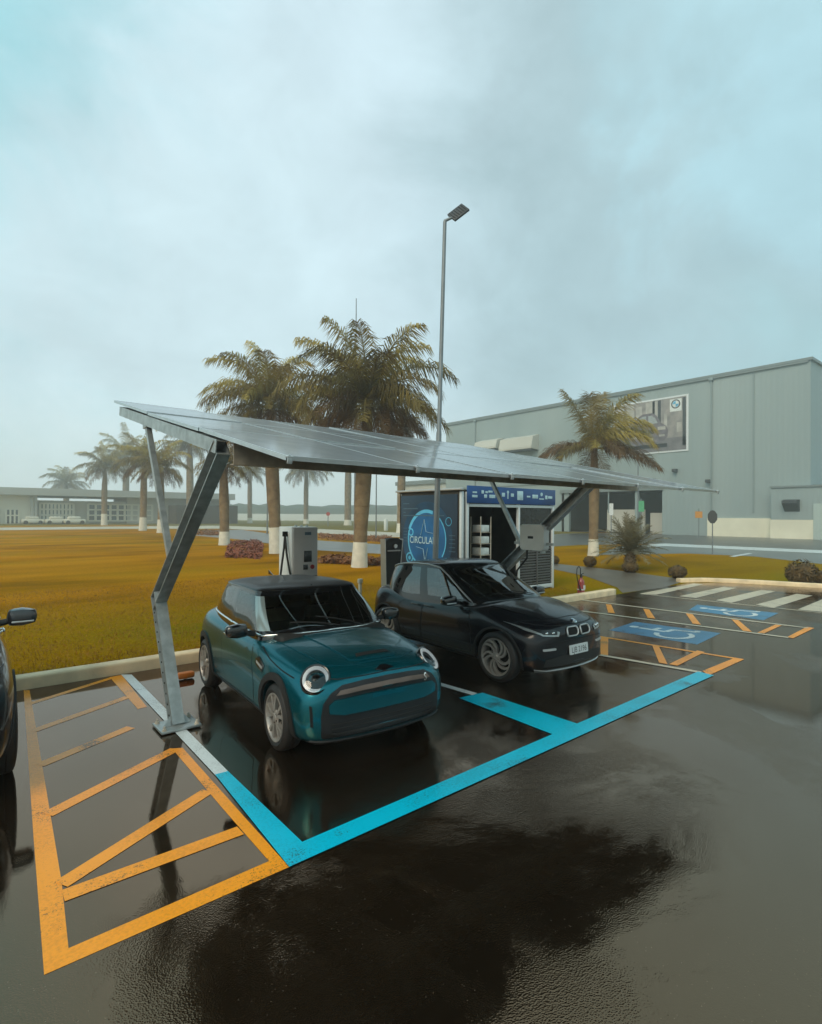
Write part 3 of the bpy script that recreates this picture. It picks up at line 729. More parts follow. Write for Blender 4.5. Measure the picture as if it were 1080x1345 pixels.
# ---------------------------------------------------------------- the teal hatchback
def make_hatch(loc, rz):
    car = thing('hatchback_car', loc, 'small teal three-door hatchback with round headlights and a black roof under the solar canopy', 'car', rz=rz)
    ax = 1.2475
    low = [(0, .17), (.62, .17), (.80, .19)]
    st = [
        (-1.985, .05, [(0, .30), (.38, .30), (.51, .315), (.555, .37), (.565, .46), (.545, .55), (.45, .605), (.25, .63), (0, .64)]),
        (-1.965, .14, [(0, .20), (.55, .20), (.735, .22), (.785, .33), (.795, .48), (.765, .615), (.635, .71), (.35, .745), (0, .757)]),
        (-1.86, .18, [(0, .17), (.58, .17), (.77, .19), (.815, .33), (.825, .50), (.80, .655), (.675, .765), (.37, .812), (0, .828)]),
        (-1.62, .12, [(0, .17), (.62, .17), (.795, .19), (.84, .33), (.85, .53), (.825, .70), (.70, .835), (.39, .872), (0, .885)]),
        (-1.25, .06, [(0, .17), (.62, .17), (.80, .19), (.85, .33), (.865, .56), (.835, .765), (.72, .885), (.40, .922), (0, .935)]),
        (-.86, .02, [(0, .17), (.62, .17), (.80, .19), (.85, .33), (.865, .57), (.84, .80), (.755, .925), (.41, .965), (0, .980)]),
        (-.60, 0, [(0, .17), (.62, .17), (.80, .19), (.845, .33), (.862, .575), (.84, .815), (.775, .925), (.42, .94), (0, .945)]),
        (0, 0, low+[(.845, .33), (.862, .58), (.84, .82), (.785, .935), (.42, .945), (0, .945)]),
        (.75, 0, low+[(.845, .33), (.862, .60), (.845, .84), (.785, .955), (.42, .96), (0, .96)]),
        (1.25, -.02, low+[(.85, .33), (.865, .61), (.845, .86), (.765, .98), (.42, .985), (0, .985)]),
        (1.58, -.07, [(0, .18), (.60, .18), (.77, .21), (.83, .35), (.84, .61), (.815, .86), (.71, .985), (.4, 1.0), (0, 1.0)]),
        (1.76, -.12, [(0, .22), (.52, .22), (.70, .25), (.765, .37), (.775, .60), (.75, .81), (.63, .93), (.35, .965), (0, .97)]),
        (1.84, -.10, [(0, .34), (.36, .34), (.48, .36), (.53, .45), (.54, .58), (.51, .69), (.42, .76), (.24, .79), (0, .80)]),
    ]
    raw, out = body_mesh(st, 5, 10, [(.52, 1.3, -ax, .315, .345), (.52, 1.3, ax, .315, .345)])
    bv = bvh_of(raw)
    mesh_obj('body', out, ['teal_paint', 'cavity', 'interior'], car)
    bot = [(0, -.90, 1.0), (.36, -.865, .995), (.716, -.655, .968), (.756, -.56, .955), (.765, -.15, .952), (.77, .31, .965), (.77, .385, .967), (.745, 1.15, .995), (.61, 1.50, 1.02), (0, 1.64, 1.03)]
    top = [(0, -.33, 1.345), (.33, -.31, 1.342), (.615, -.19, 1.332), (.636, -.12, 1.33), (.638, .12, 1.338), (.64, .44, 1.342), (.64, .50, 1.342), (.615, 1.12, 1.322), (.51, 1.36, 1.305), (0, 1.44, 1.30)]
    gm, gb, rings = greenhouse(car, bot, top, 1.412, [2, 2, 3, 4, 4, 5, 6, 7, 8], ['gloss_black', 'roof_black', 'car_glass', 'pillar_sky_sheen'], .5)
    cabin(car, .95, .12, .34)
    # bright strip at the foot of the glass
    mb = MB(); full = [Vector((p[0]*1.008, .5+(p[1]-.5)*1.01, p[2]+.004)) for p in bot]
    path = [Vector((-p.x, p.y, p.z)) for p in reversed(full[1:])]+full
    import_pts = []
    for a, b, c, d in zip([path[0]]+path[:-3], path[:-2], path[1:-1], path[2:]):
        for k in range(6):
            t = k/6; import_pts.append(.5*((2*b)+(c-a)*t+(2*a-5*b+4*c-d)*t*t+(3*b-a-3*c+d)*t**3))
    snapped = []
    for p in import_pts:
        q, nn, _, _ = gb.find_nearest(p); snapped.append(q+nn*.007 if nn.dot(Vector((p.x, p.y-.5, 0))) > 0 else q-nn*.007)
    mb.tube(snapped, .011, 6); obj('belt_trim', mb, 'chrome', car, 60, world=False)
    # black lower cladding, arches
    ar = MB()
    for s in (-1, 1):
        for y in (-ax, ax): ar = MB(); patch(ar, bv, arch_band(y, .315, .338, .405, .20), 'side', s, .014, .03, .05); obj('wheel_arch_trim', ar, 'plastic', car, 40, world=False, recalc=False)
        ar = MB(); patch(ar, bv, [(-.86, .16), (.86, .16), (.86, .27), (-.86, .27)], 'side', s, .012, .02, .08); obj('sill_trim', ar, 'plastic', car, 40, world=False, recalc=False)
    # doors and joints
    seam = MB()
    for s in (-1, 1):
        dp = [(-.64, .30), (-.68, .50), (-.60, .72), (-.52, .915), (.40, .945), (.47, .75), (.44, .45), (.30, .30)]
        door_panel(car, bv, dp, 'teal_paint', seam, s, (.25, .83), 'chrome')
        # bonnet cut line and side scuttle
        line_on(seam, bv, [(-.75, .875), (-1.05, .80), (-1.30, .76), (-1.55, .73)], 'side', s, .010)
        sc = MB(); patch(sc, bv, [(-.93, .66), (-.74, .70), (-.71, .76), (-.80, .79), (-.96, .73)], 'side', s, .006, .012, .05)
        patch(sc, bv, [(-.92, .69), (-.75, .725), (-.745, .745), (-.92, .715)], 'side', s, .010, .01, .05, 1)
        obj('side_scuttle', sc, ['gloss_black', 'satin_silver'], car, 40, world=False, recalc=False)
    # front
    fg = MB()
    outer = [(-.46, .700), (-.25, .722), (0, .730), (.25, .722), (.46, .700), (.565, .645), (.635, .56), (.655, .45), (.65, .28), (.60, .195), (-.60, .195), (-.65, .28), (-.655, .45), (-.635, .56), (-.565, .645)]
    patch(fg, bv, outer, 'front', 1, .006, .02, .06)
    g = obj('grille', fg, 'ink', car, 40, world=False, recalc=False)
    b = MB(); patch(b, bv, [(-.52, .622), (-.48, .660), (-.25, .680), (0, .686), (.25, .680), (.48, .660), (.52, .622), (.27, .642), (0, .648), (-.27, .642)], 'front', 1, .018, .02, .05)
    obj('grille_bar', b, 'bronze', g, 40, world=False, recalc=False)
    b = MB(); patch(b, bv, [(-.585, .475), (-.59, .545), (-.54, .585), (-.27, .602), (0, .607), (.27, .602), (.54, .585), (.59, .545), (.585, .475), (.45, .448), (-.45, .448)], 'front', 1, .028, .03, .05)
    obj('bumper_panel', b, 'teal_paint', g, 40, world=False, recalc=False)
    b = MB()
    for z in (.37, .33, .29): patch(b, bv, [(-.56, z-.006), (.56, z-.006), (.56, z+.006), (-.56, z+.006)], 'front', 1, .014, .01, .06)
    obj('intake_bar', b, 'plastic', g, 40, world=False, recalc=False)
    tm = text_mesh('S', .085); sb = MB(); sb.mesh(tm)
    for v in sb.bm.verts:
        p, nn = surf(bv, 'front', 1, .44-v.co.x*-1*1.0, .640+v.co.y); v.co = p+nn*.032
    obj('badge', sb, 'chrome', g, 40, world=False, recalc=False)
    lip = MB(); patch(lip, bv, [(-.72, .19), (-.45, .185), (.45, .185), (.72, .19), (.72, .235), (.45, .225), (-.45, .225), (-.72, .235)], 'front', 1, .016, .02, .06)
    obj('front_lip', lip, 'plastic', car, 40, world=False, recalc=False)
    for s in (-1, 1):
        v = MB(); patch(v, bv, [(s*.712, .36), (s*.735, .37), (s*.742, .55), (s*.722, .54)], 'front', 1, .005, .01, .04)
        patch(v, bv, [(s*.69, .37), (s*.712, .36), (s*.722, .54), (s*.705, .53)], 'front', 1, .004, .01, .04, 1)
        obj('air_curtain', v, ['cavity', 'teal_paint'], car, 40, world=False, recalc=False)
        # round headlight set square to the wing
        p, nn = surf(bv, 'front', 1, s*.645, .745)
        nn = (nn+Vector((0, -.35, .0))).normalized()
        up = Vector((0, 0, 1)); xx = up.cross(nn).normalized(); yy = nn.cross(xx)
        Mx = Matrix((xx, yy, nn)).transposed().to_4x4(); Mx.translation = p-nn*.045
        Sc = Mx @ Matrix.Diagonal((1.04, 1.12, 1, 1))
        h = MB(); h.lathe([(-.02, .135), (.050, .135), (.062, .128), (.060, .118), (.045, .114)], Sc, 40)
        hl = obj('headlight', h, 'gloss_black', car, 50, world=False)
        r = MB(); r.lathe([(.040, .115), (.058, .112), (.062, .100), (.056, .088), (.040, .086)], Sc, 40); obj('daylight_ring', r, 'lamp_white', hl, 50, world=False)
        c = MB(); c.lathe([(.042, .087), (.020, .075), (.012, .04), (.012, 0)], Sc, 32, 0)
        c.lathe([(.014, .042), (.042, .040), (.052, .026), (.055, 0)], Sc @ Matrix.Translation((0, .008, 0)), 20, 1)
        c.box(Sc @ Vector((0, -.03, .034)), (.12, .012, .02), None, .003, 1)
        obj('reflector', c, ['lamp_grey', 'lens_dark'], hl, 50, world=False)
        l = MB(); l.lathe([(.058, .112), (.070, .085), (.078, .045), (.080, 0)], Sc, 32); obj('lens', l, 'lens_glass', hl, 60, world=False)
        # rear lights
        t = MB(); patch(t, bv, rrect(s*.62, .80, .16, .24, .05), 'rear', 1, .012, .02, .04); obj('tail_light', t, 'red_lamp', car, 40, world=False, recalc=False)
        side_mirror(car, s, (s*.80, -.47, 1.005), (.24, .13, .15), 'gloss_black')
    # bonnet skin with its raised middle
    bn = MB(); patch(bn, bv, [(-.50, -1.66), (-.60, -1.25), (-.655, -.86), (-.60, -.83), (0, -.90), (.60, -.83), (.655, -.86), (.60, -1.25), (.50, -1.66), (.28, -1.775), (-.28, -1.775)], 'top', 1, .007, .012, .05)
    bo = obj('bonnet', bn, 'teal_paint', car, 50, world=False, recalc=False)
    bn = MB(); patch(bn, bv, [(-.27, -1.70), (-.33, -1.30), (-.40, -.90), (0, -.94), (.40, -.90), (.33, -1.30), (.27, -1.70), (.18, -1.735), (-.18, -1.735)], 'top', 1, .017, .014, .05)
    obj('bonnet_bulge', bn, 'teal_paint', bo, 50, world=False, recalc=False)
    # bonnet intake and winged badge
    sc = MB(); patch(sc, bv, [(-.19, -1.69), (.19, -1.69), (.17, -1.63), (-.17, -1.63)], 'top', 1, .022, .015, .04)
    obj('bonnet_scoop', sc, 'cavity', car, 40, world=False, recalc=False)
    sc = MB(); patch(sc, bv, [(-.11, .778), (-.05, .772), (0, .765), (.05, .772), (.11, .778), (.06, .795), (.03, .805), (-.03, .805), (-.06, .795)], 'front', 1, .006, .008, .03)
    obj('winged_badge', sc, 'gloss_black', car, 40, world=False, recalc=False)
    line_on(seam, bv, [(-.60, .755), (-.48, .745), (0, .762), (.48, .745), (.60, .755)], 'front', 1, .008)
    joints(seam, car)
    wp = MB()
    for s in (1, -1):
        a = Vector((s*.15+.2, -.86, 1.005)); bq = Vector((s*.15-.32, -.70, 1.09))
        P = []
        for k in range(8):
            q, nn, _, _ = gb.find_nearest(a.lerp(bq, k/7)); P.append(q+Vector((0, -.01, .012)))
        wp.tube(P, .007, 6)
    obj('windscreen_wiper', wp, 'plastic', car, 60, world=False)
    an = MB(); an.prism([(0, 1.05, 1.40), (0, 1.22, 1.40), (0, 1.22, 1.455)], (.012, 0, 0)); obj('aerial_fin', an, 'gloss_black', car, 30, world=False)
    for x in (-.855, .855):
        for y in (-ax, ax): make_wheel(car, x, y, .308, .222, .205, 'double', spin=.5 if y < 0 else .2)
    return car

# ---------------------------------------------------------------- the black city car
def make_city(loc, rz):
    car = thing('city_car', loc, 'tall glossy black five-door city car with twin oval grille and white number plate', 'car', rz=rz)
    ax = 1.285
    low = [(0, .19), (.62, .19), (.81, .21)]
    st = [
        (-2.005, .05, [(0, .33), (.36, .33), (.47, .345), (.52, .41), (.53, .52), (.51, .62), (.43, .68), (.25, .705), (0, .715)]),
        (-1.98, .15, [(0, .22), (.52, .22), (.69, .245), (.745, .37), (.755, .54), (.73, .69), (.61, .78), (.34, .82), (0, .835)]),
        (-1.86, .19, [(0, .19), (.58, .19), (.77, .21), (.82, .36), (.835, .56), (.81, .735), (.68, .845), (.38, .895), (0, .91)]),
        (-1.58, .12, [(0, .19), (.62, .19), (.80, .21), (.855, .36), (.87, .58), (.845, .81), (.71, .925), (.40, .975), (0, .99)]),
        (-1.22, .05, [(0, .19), (.62, .19), (.81, .21), (.87, .36), (.885, .60), (.865, .86), (.74, 1.0), (.42, 1.045), (0, 1.06)]),
        (-.96, .02, [(0, .19), (.62, .19), (.81, .21), (.87, .36), (.885, .61), (.865, .885), (.78, 1.02), (.43, 1.075), (0, 1.09)]),
        (-.62, 0, low+[(.865, .36), (.885, .61), (.865, .88), (.80, .985), (.43, 1.0), (0, 1.0)]),
        (0, 0, low+[(.865, .36), (.885, .60), (.865, .87), (.805, .965), (.43, .98), (0, .98)]),
        (.7, 0, low+[(.865, .36), (.885, .60), (.865, .85), (.805, .915), (.43, .95), (0, .95)]),
        (1.0, 0, low+[(.865, .36), (.885, .61), (.87, .88), (.80, .975), (.43, .98), (0, .98)]),
        (1.3, -.02, low+[(.865, .36), (.885, .62), (.865, .90), (.785, 1.04), (.43, 1.04), (0, 1.04)]),
        (1.65, -.07, [(0, .20), (.60, .20), (.78, .23), (.845, .38), (.86, .63), (.835, .92), (.73, 1.06), (.41, 1.07), (0, 1.07)]),
        (1.88, -.12, [(0, .24), (.52, .24), (.71, .27), (.78, .40), (.79, .62), (.765, .85), (.65, .98), (.36, 1.01), (0, 1.02)]),
        (1.96, -.10, [(0, .37), (.36, .37), (.48, .39), (.53, .48), (.54, .61), (.51, .72), (.42, .80), (.24, .83), (0, .84)]),
    ]
    raw, out = body_mesh(st, 5, 11, [(.56, 1.3, -ax, .36, .392), (.56, 1.3, ax, .36, .392)])
    bv = bvh_of(raw)
    mesh_obj('body', out, ['black_paint', 'cavity', 'interior'], car)
    bot = [(0, -1.02, 1.105), (.38, -.98, 1.10), (.68, -.82, 1.07), (.77, -.66, 1.025), (.795, -.15, 1.0), (.80, .27, 1.0), (.80, .34, .995), (.795, .88, .94), (.755, 1.22, 1.06), (.62, 1.58, 1.10), (0, 1.72, 1.10)]
    top = [(0, -.16, 1.50), (.34, -.14, 1.497), (.57, -.06, 1.48), (.63, .04, 1.485), (.655, .22, 1.50), (.66, .42, 1.508), (.66, .49, 1.508), (.645, .96, 1.49), (.605, 1.28, 1.44), (.52, 1.52, 1.385), (0, 1.62, 1.37)]
    gm, gb, rings = greenhouse(car, bot, top, 1.588, [2, 2, 3, 4, 4, 5, 4, 6, 7, 8], ['gloss_black', 'black_paint', 'car_glass', 'gloss_black'], .45, .055)
    cabin(car, 1.0, .12, .36)
    # pale roof arc from the foot of the front pillar to the tail
    for s in (-1, 1):
        pts = [(.80, -.74, 1.06), (.745, -.42, 1.23), (.695, -.14, 1.39), (.668, .08, 1.495), (.672, .35, 1.528), (.672, .7, 1.527), (.655, 1.05, 1.50), (.62, 1.32, 1.45), (.56, 1.52, 1.395)]
        P = []
        for k in range(len(pts)-1):
            a, b = Vector(pts[k]), Vector(pts[k+1])
            for t in range(5):
                q, nn, _, _ = gb.find_nearest(a.lerp(b, t/5)); q = q+(nn if nn.x > 0 else -nn)*.006; P.append(Vector((q.x*s, q.y, q.z)))
        mb = MB(); mb.tube(P, [.006]+[.013]*(len(P)-2)+[.010], 8); obj('roof_rail', mb, 'satin_silver', car, 60, world=False)
        mb = MB(); mb.beam((s*.800, -.36, 1.0), (s*.690, -.02, 1.42), .02, .02); obj('window_bar', mb, 'gloss_black', car, 60, world=False)
    ar = MB()
    for s in (-1, 1):
        for y in (-ax, ax): ar = MB(); patch(ar, bv, arch_band(y, .36, .386, .415, .24), 'side', s, .008, .03, .05); obj('wheel_arch_trim', ar, 'plastic', car, 40, world=False, recalc=False)
        ar = MB(); patch(ar, bv, [(-.86, .18), (.86, .18), (.86, .28), (-.86, .28)], 'side', s, .010, .02, .08); obj('sill_trim', ar, 'plastic', car, 40, world=False, recalc=False)
    seam = MB()
    for s in (-1, 1):
        door_panel(car, bv, [(-.80, .34), (-.82, .60), (-.74, .95), (.26, .945), (.30, .34)], 'black_paint', seam, s, (.12, .87), 'gloss_black')
        door_panel(car, bv, [(.33, .34), (.29, .94), (.80, .885), (.90, .80), (.85, .55), (.66, .34)], 'black_paint', seam, s, (.45, .86), 'gloss_black')
        # slim lamp unit swept back along the wing
        h = MB(); patch(h, bv, [(s*.36, .755), (s*.40, .70), (s*.62, .715), (s*.74, .775), (s*.80, .86), (s*.66, .80), (s*.44, .79)], 'front', 1, .006, .012, .04)
        hl = obj('headlight', h, 'lens_dark', car, 40, world=False, recalc=False)
        r = MB(); patch(r, bv, [(s*.40, .702), (s*.62, .716), (s*.645, .735), (s*.42, .722)], 'front', 1, .011, .01, .03)
        patch(r, bv, [(s*.60, .716), (s*.74, .776), (s*.80, .86), (s*.72, .805), (s*.62, .745)], 'front', 1, .011, .01, .03)
        patch(r, bv, [(s*.40, .702), (s*.42, .722), (s*.40, .765), (s*.37, .755)], 'front', 1, .011, .01, .03)
        obj('daylight_band', r, 'lamp_grey', hl, 40, world=False, recalc=False)
        for x in (.47, .56):
            p, nn = surf(bv, 'front', 1, s*x, .752); b = MB(); b.ball(p+nn*.004, (.03, .02, .02), 2); obj('projector', b, 'chrome', hl, 50, world=False)
        f = MB(); patch(f, bv, rrect(s*.54, .535, .20, .030, .012), 'front', 1, .012, .012, .04); obj('fog_lamp', f, 'satin_silver', car, 40, world=False, recalc=False)
        # paired oval grille rings
        k = MB(); o = rrect(s*.135, .745, .235, .135, .05, shear=-.10*s); i = rrect(s*.135, .745, .185, .088, .035, shear=-.10*s)
        patch(k, bv, i, 'front', 1, .010, .01, .03); ki = obj('grille', k, 'cavity', car, 40, world=False, recalc=False)
        ring = MB(); P = []
        for q in rrect(s*.135, .745, .212, .112, .043, 6, shear=-.10*s):
            p, nn = surf(bv, 'front', 1, q[0], q[1]); P.append(p+nn*.012)
        P.append(P[0]); P.append(P[1]); ring.tube(P, .0115, 8, caps=False); obj('grille_ring', ring, 'satin_silver', ki, 60, world=False)
        t = MB(); patch(t, bv, rrect(s*.58, .86, .20, .16, .04), 'rear', 1, .010, .02, .04); obj('tail_light', t, 'red_lamp', car, 40, world=False, recalc=False)
        side_mirror(car, s, (s*.83, -.50, 1.055), (.25, .14, .16), 'gloss_black', 'white_trim')
    bn = MB(); patch(bn, bv, [(-.44, -1.72), (-.60, -1.35), (-.68, -1.02), (-.4, -1.03), (0, -1.10), (.4, -1.03), (.68, -1.02), (.60, -1.35), (.44, -1.72), (.2, -1.80), (-.2, -1.80)], 'top', 1, .007, .012, .05)
    obj('bonnet', bn, 'black_paint', car, 50, world=False, recalc=False)
    # lower front: dark valance and pale lip
    v = MB(); patch(v, bv, [(-.62, .30), (.62, .30), (.60, .40), (.34, .43), (-.34, .43), (-.60, .40)], 'front', 1, .006, .01, .06); obj('valance', v, 'plastic', car, 40, world=False, recalc=False)
    v = MB(); patch(v, bv, [(-.66, .225), (0, .215), (.66, .225), (.70, .265), (.55, .245), (0, .24), (-.55, .245), (-.70, .265)], 'front', 1, .014, .02, .06); obj('front_lip', v, 'satin_silver', car, 40, world=False, recalc=False)
    # number plate
    p, nn = surf(bv, 'front', 1, 0, .49); nn = Vector((0, -1, .08)).normalized(); yy = Vector((0, .08, 1)).normalized()
    Fm = frame(p+Vector((0, -.022, 0)), (1, 0, 0), yy)
    pl = MB(); pl.prism([Fm @ Vector((a, b, -.012)) for a, b in rrect(0, 0, .40, .13, .012)], Fm.to_3x3() @ Vector((0, 0, .014)))
    plate = obj('number_plate', pl, 'plate_white', car, 30, world=False)
    tx = MB(); tx.mesh(text_mesh('LJB 2196', .112), Fm @ Matrix.Translation((0, -.008, .0035)) @ Matrix.Diagonal((.82, 1, 1, 1)))
    obj('lettering', tx, 'ink', plate, 0, world=False, recalc=False)
    # round emblem on the bonnet edge
    p, nn = surf(bv, 'front', 1, 0, .862); xx = Vector((1, 0, 0)); yy = nn.cross(xx); Fm = frame(p+nn*.004, xx, yy)
    e = MB(); e.lathe([(-.01, .044), (.006, .044), (.008, .040), (.008, 0)], Fm, 24, 0)
    for q in range(4):
        a0 = q*pi/2; e.poly([Fm @ Vector((0, 0, .0095))]+[Fm @ Vector((.028*cos(a0+k*pi/16), .028*sin(a0+k*pi/16), .0095)) for k in range(9)], 1 if q % 2 else 2)
    obj('emblem', e, ['chrome', 'print_blue', 'white_trim'], car, 30, world=False)
    line_on(seam, bv, [(-.70, .868), (-.5, .836), (0, .832), (.5, .836), (.70, .868)], 'front', 1, .008)
    line_on(seam, bv, [(-.66, .60), (-.4, .625), (0, .63), (.4, .625), (.66, .60)], 'front', 1, .006)
    joints(seam, car)
    wp = MB()
    for s in (1, -1):
        a = Vector((s*.12+.2, -.98, 1.11)); bq = Vector((s*.12-.36, -.84, 1.18)); P = []
        for k in range(8):
            q, nn, _, _ = gb.find_nearest(a.lerp(bq, k/7)); P.append(q+Vector((0, -.01, .012)))
        wp.tube(P, .007, 6)
    obj('windscreen_wiper', wp, 'plastic', car, 60, world=False)
    for x in (-.875, .875):
        for y in (-ax, ax): make_wheel(car, x, y, .350, .262, .175, 'turbine', spin=.3 if y < 0 else .9)
    return car

# ---------------------------------------------------------------- the dark car cut off by the picture's edge
def make_suv(loc, rz):
    car = thing('dark_suv', loc, 'dark charcoal car parked beside the outer orange line, only its flank and wing mirror showing', 'car', rz=rz)
    ax = 1.34
    def pr(w, zs, zh, z0=.2): return [(0, z0), (.64*w/.92, z0), (w-.08, z0+.02), (w-.02, .42), (w, .68), (w-.03, zs-.13), (w-.13, zs), (.45, zh-.01), (0, zh)]
    st = [
        (-2.18, .05, [(0, .36), (.40, .36), (.52, .38), (.57, .46), (.58, .58), (.56, .68), (.47, .74), (.27, .77), (0, .78)]),
        (-2.15, .16, [(0, .24), (.58, .24), (.74, .27), (.80, .40), (.81, .60), (.78, .76), (.66, .86), (.38, .90), (0, .915)]),
        (-2.0, .18, pr(.89, .92, .985)), (-1.7, .10, pr(.915, .98, 1.05)), (-1.3, .05, pr(.93, 1.03, 1.10)), (-.95, .02, pr(.93, 1.07, 1.13)),
        (-.6, 0, pr(.93, 1.06, 1.06)), (.2, 0, pr(.93, 1.07, 1.07)), (.9, 0, pr(.93, 1.09, 1.09)), (1.4, -.02, pr(.93, 1.11, 1.11)), (1.85, -.07, pr(.90, 1.12, 1.13)),
        (2.05, -.12, [(0, .28), (.58, .28), (.74, .31), (.80, .44), (.81, .68), (.78, .92), (.66, 1.04), (.38, 1.07), (0, 1.08)]),
        (2.12, -.10, [(0, .40), (.38, .40), (.50, .42), (.55, .5), (.56, .64), (.53, .76), (.44, .84), (.25, .87), (0, .88)]),
    ]
    raw, out = body_mesh(st, 5, 10, [(.58, 1.3, -ax, .36, .40), (.58, 1.3, ax, .36, .40)])
    bv = bvh_of(raw); mesh_obj('body', out, ['charcoal_paint', 'cavity', 'interior'], car)
    bot = [(0, -1.02, 1.15), (.38, -.98, 1.145), (.70, -.84, 1.12), (.79, -.68, 1.09), (.82, -.15, 1.08), (.825, .30, 1.085), (.825, .38, 1.085), (.80, 1.30, 1.12), (.66, 1.75, 1.15), (0, 1.9, 1.15)]
    top = [(0, -.25, 1.60), (.36, -.23, 1.597), (.60, -.15, 1.58), (.665, -.05, 1.585), (.685, .15, 1.60), (.69, .46, 1.605), (.69, .53, 1.605), (.665, 1.22, 1.58), (.56, 1.55, 1.55), (0, 1.65, 1.54)]
    greenhouse(car, bot, top, 1.69, [2, 2, 3, 4, 4, 5, 4, 7, 8], ['gloss_black', 'charcoal_paint', 'dark_glass', 'charcoal_paint'], .5)
    ar = MB()
    for s in (-1, 1):
        for y in (-ax, ax): ar = MB(); patch(ar, bv, arch_band(y, .36, .394, .45, .24), 'side', s, .012, .03, .05); obj('wheel_arch_trim', ar, 'plastic', car, 40, world=False, recalc=False)
        ar = MB(); patch(ar, bv, [(-.86, .19), (.86, .19), (.86, .30), (-.86, .30)], 'side', s, .010, .02, .08); obj('sill_trim', ar, 'plastic', car, 40, world=False, recalc=False)
    seam = MB()
    for s in (-1, 1):
        door_panel(car, bv, [(-.74, .36), (-.76, .62), (-.68, 1.0), (.30, 1.02), (.34, .36)], 'charcoal_paint', seam, s, (.14, .92), 'chrome')
        door_panel(car, bv, [(.37, .36), (.33, 1.02), (1.10, 1.04), (1.04, .70), (.80, .36)], 'charcoal_paint', seam, s, (.92, .94), 'chrome')
        h = MB(); patch(h, bv, [(s*.45, .80), (s*.74, .82), (s*.82, .92), (s*.70, .90), (s*.45, .86)], 'front', 1, .008, .012, .04)
        hl = obj('headlight', h, 'lens_dark', car, 40, world=False, recalc=False)
        r = MB(); patch(r, bv, [(s*.50, .815), (s*.73, .83), (s*.76, .86), (s*.5, .84)], 'front', 1, .014, .01, .03); obj('daylight_band', r, 'lamp_white', hl, 40, world=False, recalc=False)
        f = MB(); patch(f, bv, rrect(s*.64, .47, .14, .07, .03), 'front', 1, .012, .012, .04); obj('fog_lamp', f, 'lamp_white', car, 40, world=False, recalc=False)
        t = MB(); patch(t, bv, rrect(s*.66, .92, .20, .16, .04), 'rear', 1, .010, .02, .04); obj('tail_light', t, 'red_lamp', car, 40, world=False, recalc=False)
        side_mirror(car, s, (s*.85, -.52, 1.13), (.27, .15, .17), 'charcoal_paint', 'satin_silver')
    fg = MB(); patch(fg, bv, rrect(0, .72, .78, .20, .06), 'front', 1, .008, .015, .05); obj('grille', fg, 'plastic', car, 40, world=False, recalc=False)
    joints(seam, car)
    for x in (-.925, .925):
        for y in (-ax, ax): make_wheel(car, x, y, .355, .235, .225, 'plain')
    return car

# ================================================================== the site
def V(*a): return Vector(a)
KY = 9.0                                                   # face of the long kerb
gpts = lambda pts: [G(*p) for p in pts]

# ---- ground
def disc(name, cx, cy, r, z, mt, n=64):
    return sheet(name, [(cx+r*cos(2*pi*k/n), cy+r*sin(2*pi*k/n)) for k in range(n)], z, mt)
disc('lawn', 20, 80, 330, 0.0, 'lawn')
lot = [(-60, KY), (15.6, KY), (20.4, KY), (21.6, 8.2), (22.6, 5.6), (24.5, -2), (27, -60), (-60, -60)]
sheet('asphalt_lot', lot, .004, 'asphalt')
# far field beyond the pale strip, a little greener
fa = [G(-260, 690), G(0, 690.5), G(150, 689.5), G(290, 692), G(420, 699), G(520, 702), G(700, 706), G(900, 690)]
fb = [G(900, 683.5), G(-260, 680.2)]
sheet('far_field', [(p.x, p.y) for p in fa+fb], .004, 'field')
sheets('pale_path', [gpts([(-200, 696), (-200, 692.5), (0, 693), (130, 691.8), (290, 690.5), (420, 695), (530, 700), (530, 706), (420, 700.5), (290, 694.5), (150, 694.8), (0, 696.5)])], .012, 'pale_path')
sheets('garden_path', [gpts([(250, 697), (318, 696), (419, 710), (530, 717), (610, 722), (610, 738), (506, 728), (419, 723), (318, 709), (250, 703)]),
                       gpts([(735, 741), (800, 748), (905, 762), (872, 772), (818, 779), (811, 772), (770, 757), (728, 748), (690, 738), (690, 730)])], .008, 'path')
sheets('far_road', [gpts([(690, 705), (740, 701), (872, 699), (1080, 708), (1400, 722), (1400, 738), (1080, 723), (874, 714), (760, 716), (690, 720)])], .008, 'road_far')
sheets('grey_road', [gpts([(786, 729), (815, 717), (874, 714.5), (1080, 724), (1300, 733), (1300, 758), (1080, 741), (991, 731), (902, 727)])], .006, 'road_grey')
sheets('pale_road_line', [gpts([(850, 715), (874, 714), (1080, 723), (1300, 733), (1300, 737), (1080, 727), (874, 717.5), (850, 719)]), gpts([(958, 731), (984, 726.5), (989, 727.5), (964, 731.8)])], .014, 'white_line')

# ---- kerbs
def kerb(name, pts, w, h, endround=True):
    mb = MB(); prof = [(0, -.06), (0, h-.03), (.012, h-.008), (.035, h), (w-.03, h), (w-.008, h-.01), (w, h-.03), (w, -.06)]
    P = [Vector((p[0], p[1], 0)) for p in pts]; rows = []
    for i, p in enumerate(P):
        t = (P[min(i+1, len(P)-1)]-P[max(i-1, 0)]).normalized(); nn = Vector((-t.y, t.x, 0))
        rows.append([mb.bm.verts.new(p+nn*a+Vector((0, 0, b))) for a, b in prof])
    for a, b in zip(rows, rows[1:]):
        for k in range(len(prof)-1): mb.bm.faces.new((a[k], a[k+1], b[k+1], b[k]))
    mb.bm.faces.new(rows[0]); mb.bm.faces.new(list(reversed(rows[-1])))
    return tag(obj(name, mb, 'concrete', angle=50), kind='structure')
kerb('kerb', [(-30+1.0*k, KY) for k in range(46)]+[(15.45, KY), (15.60, KY+.03), (15.66, KY+.12)], .24, .17)
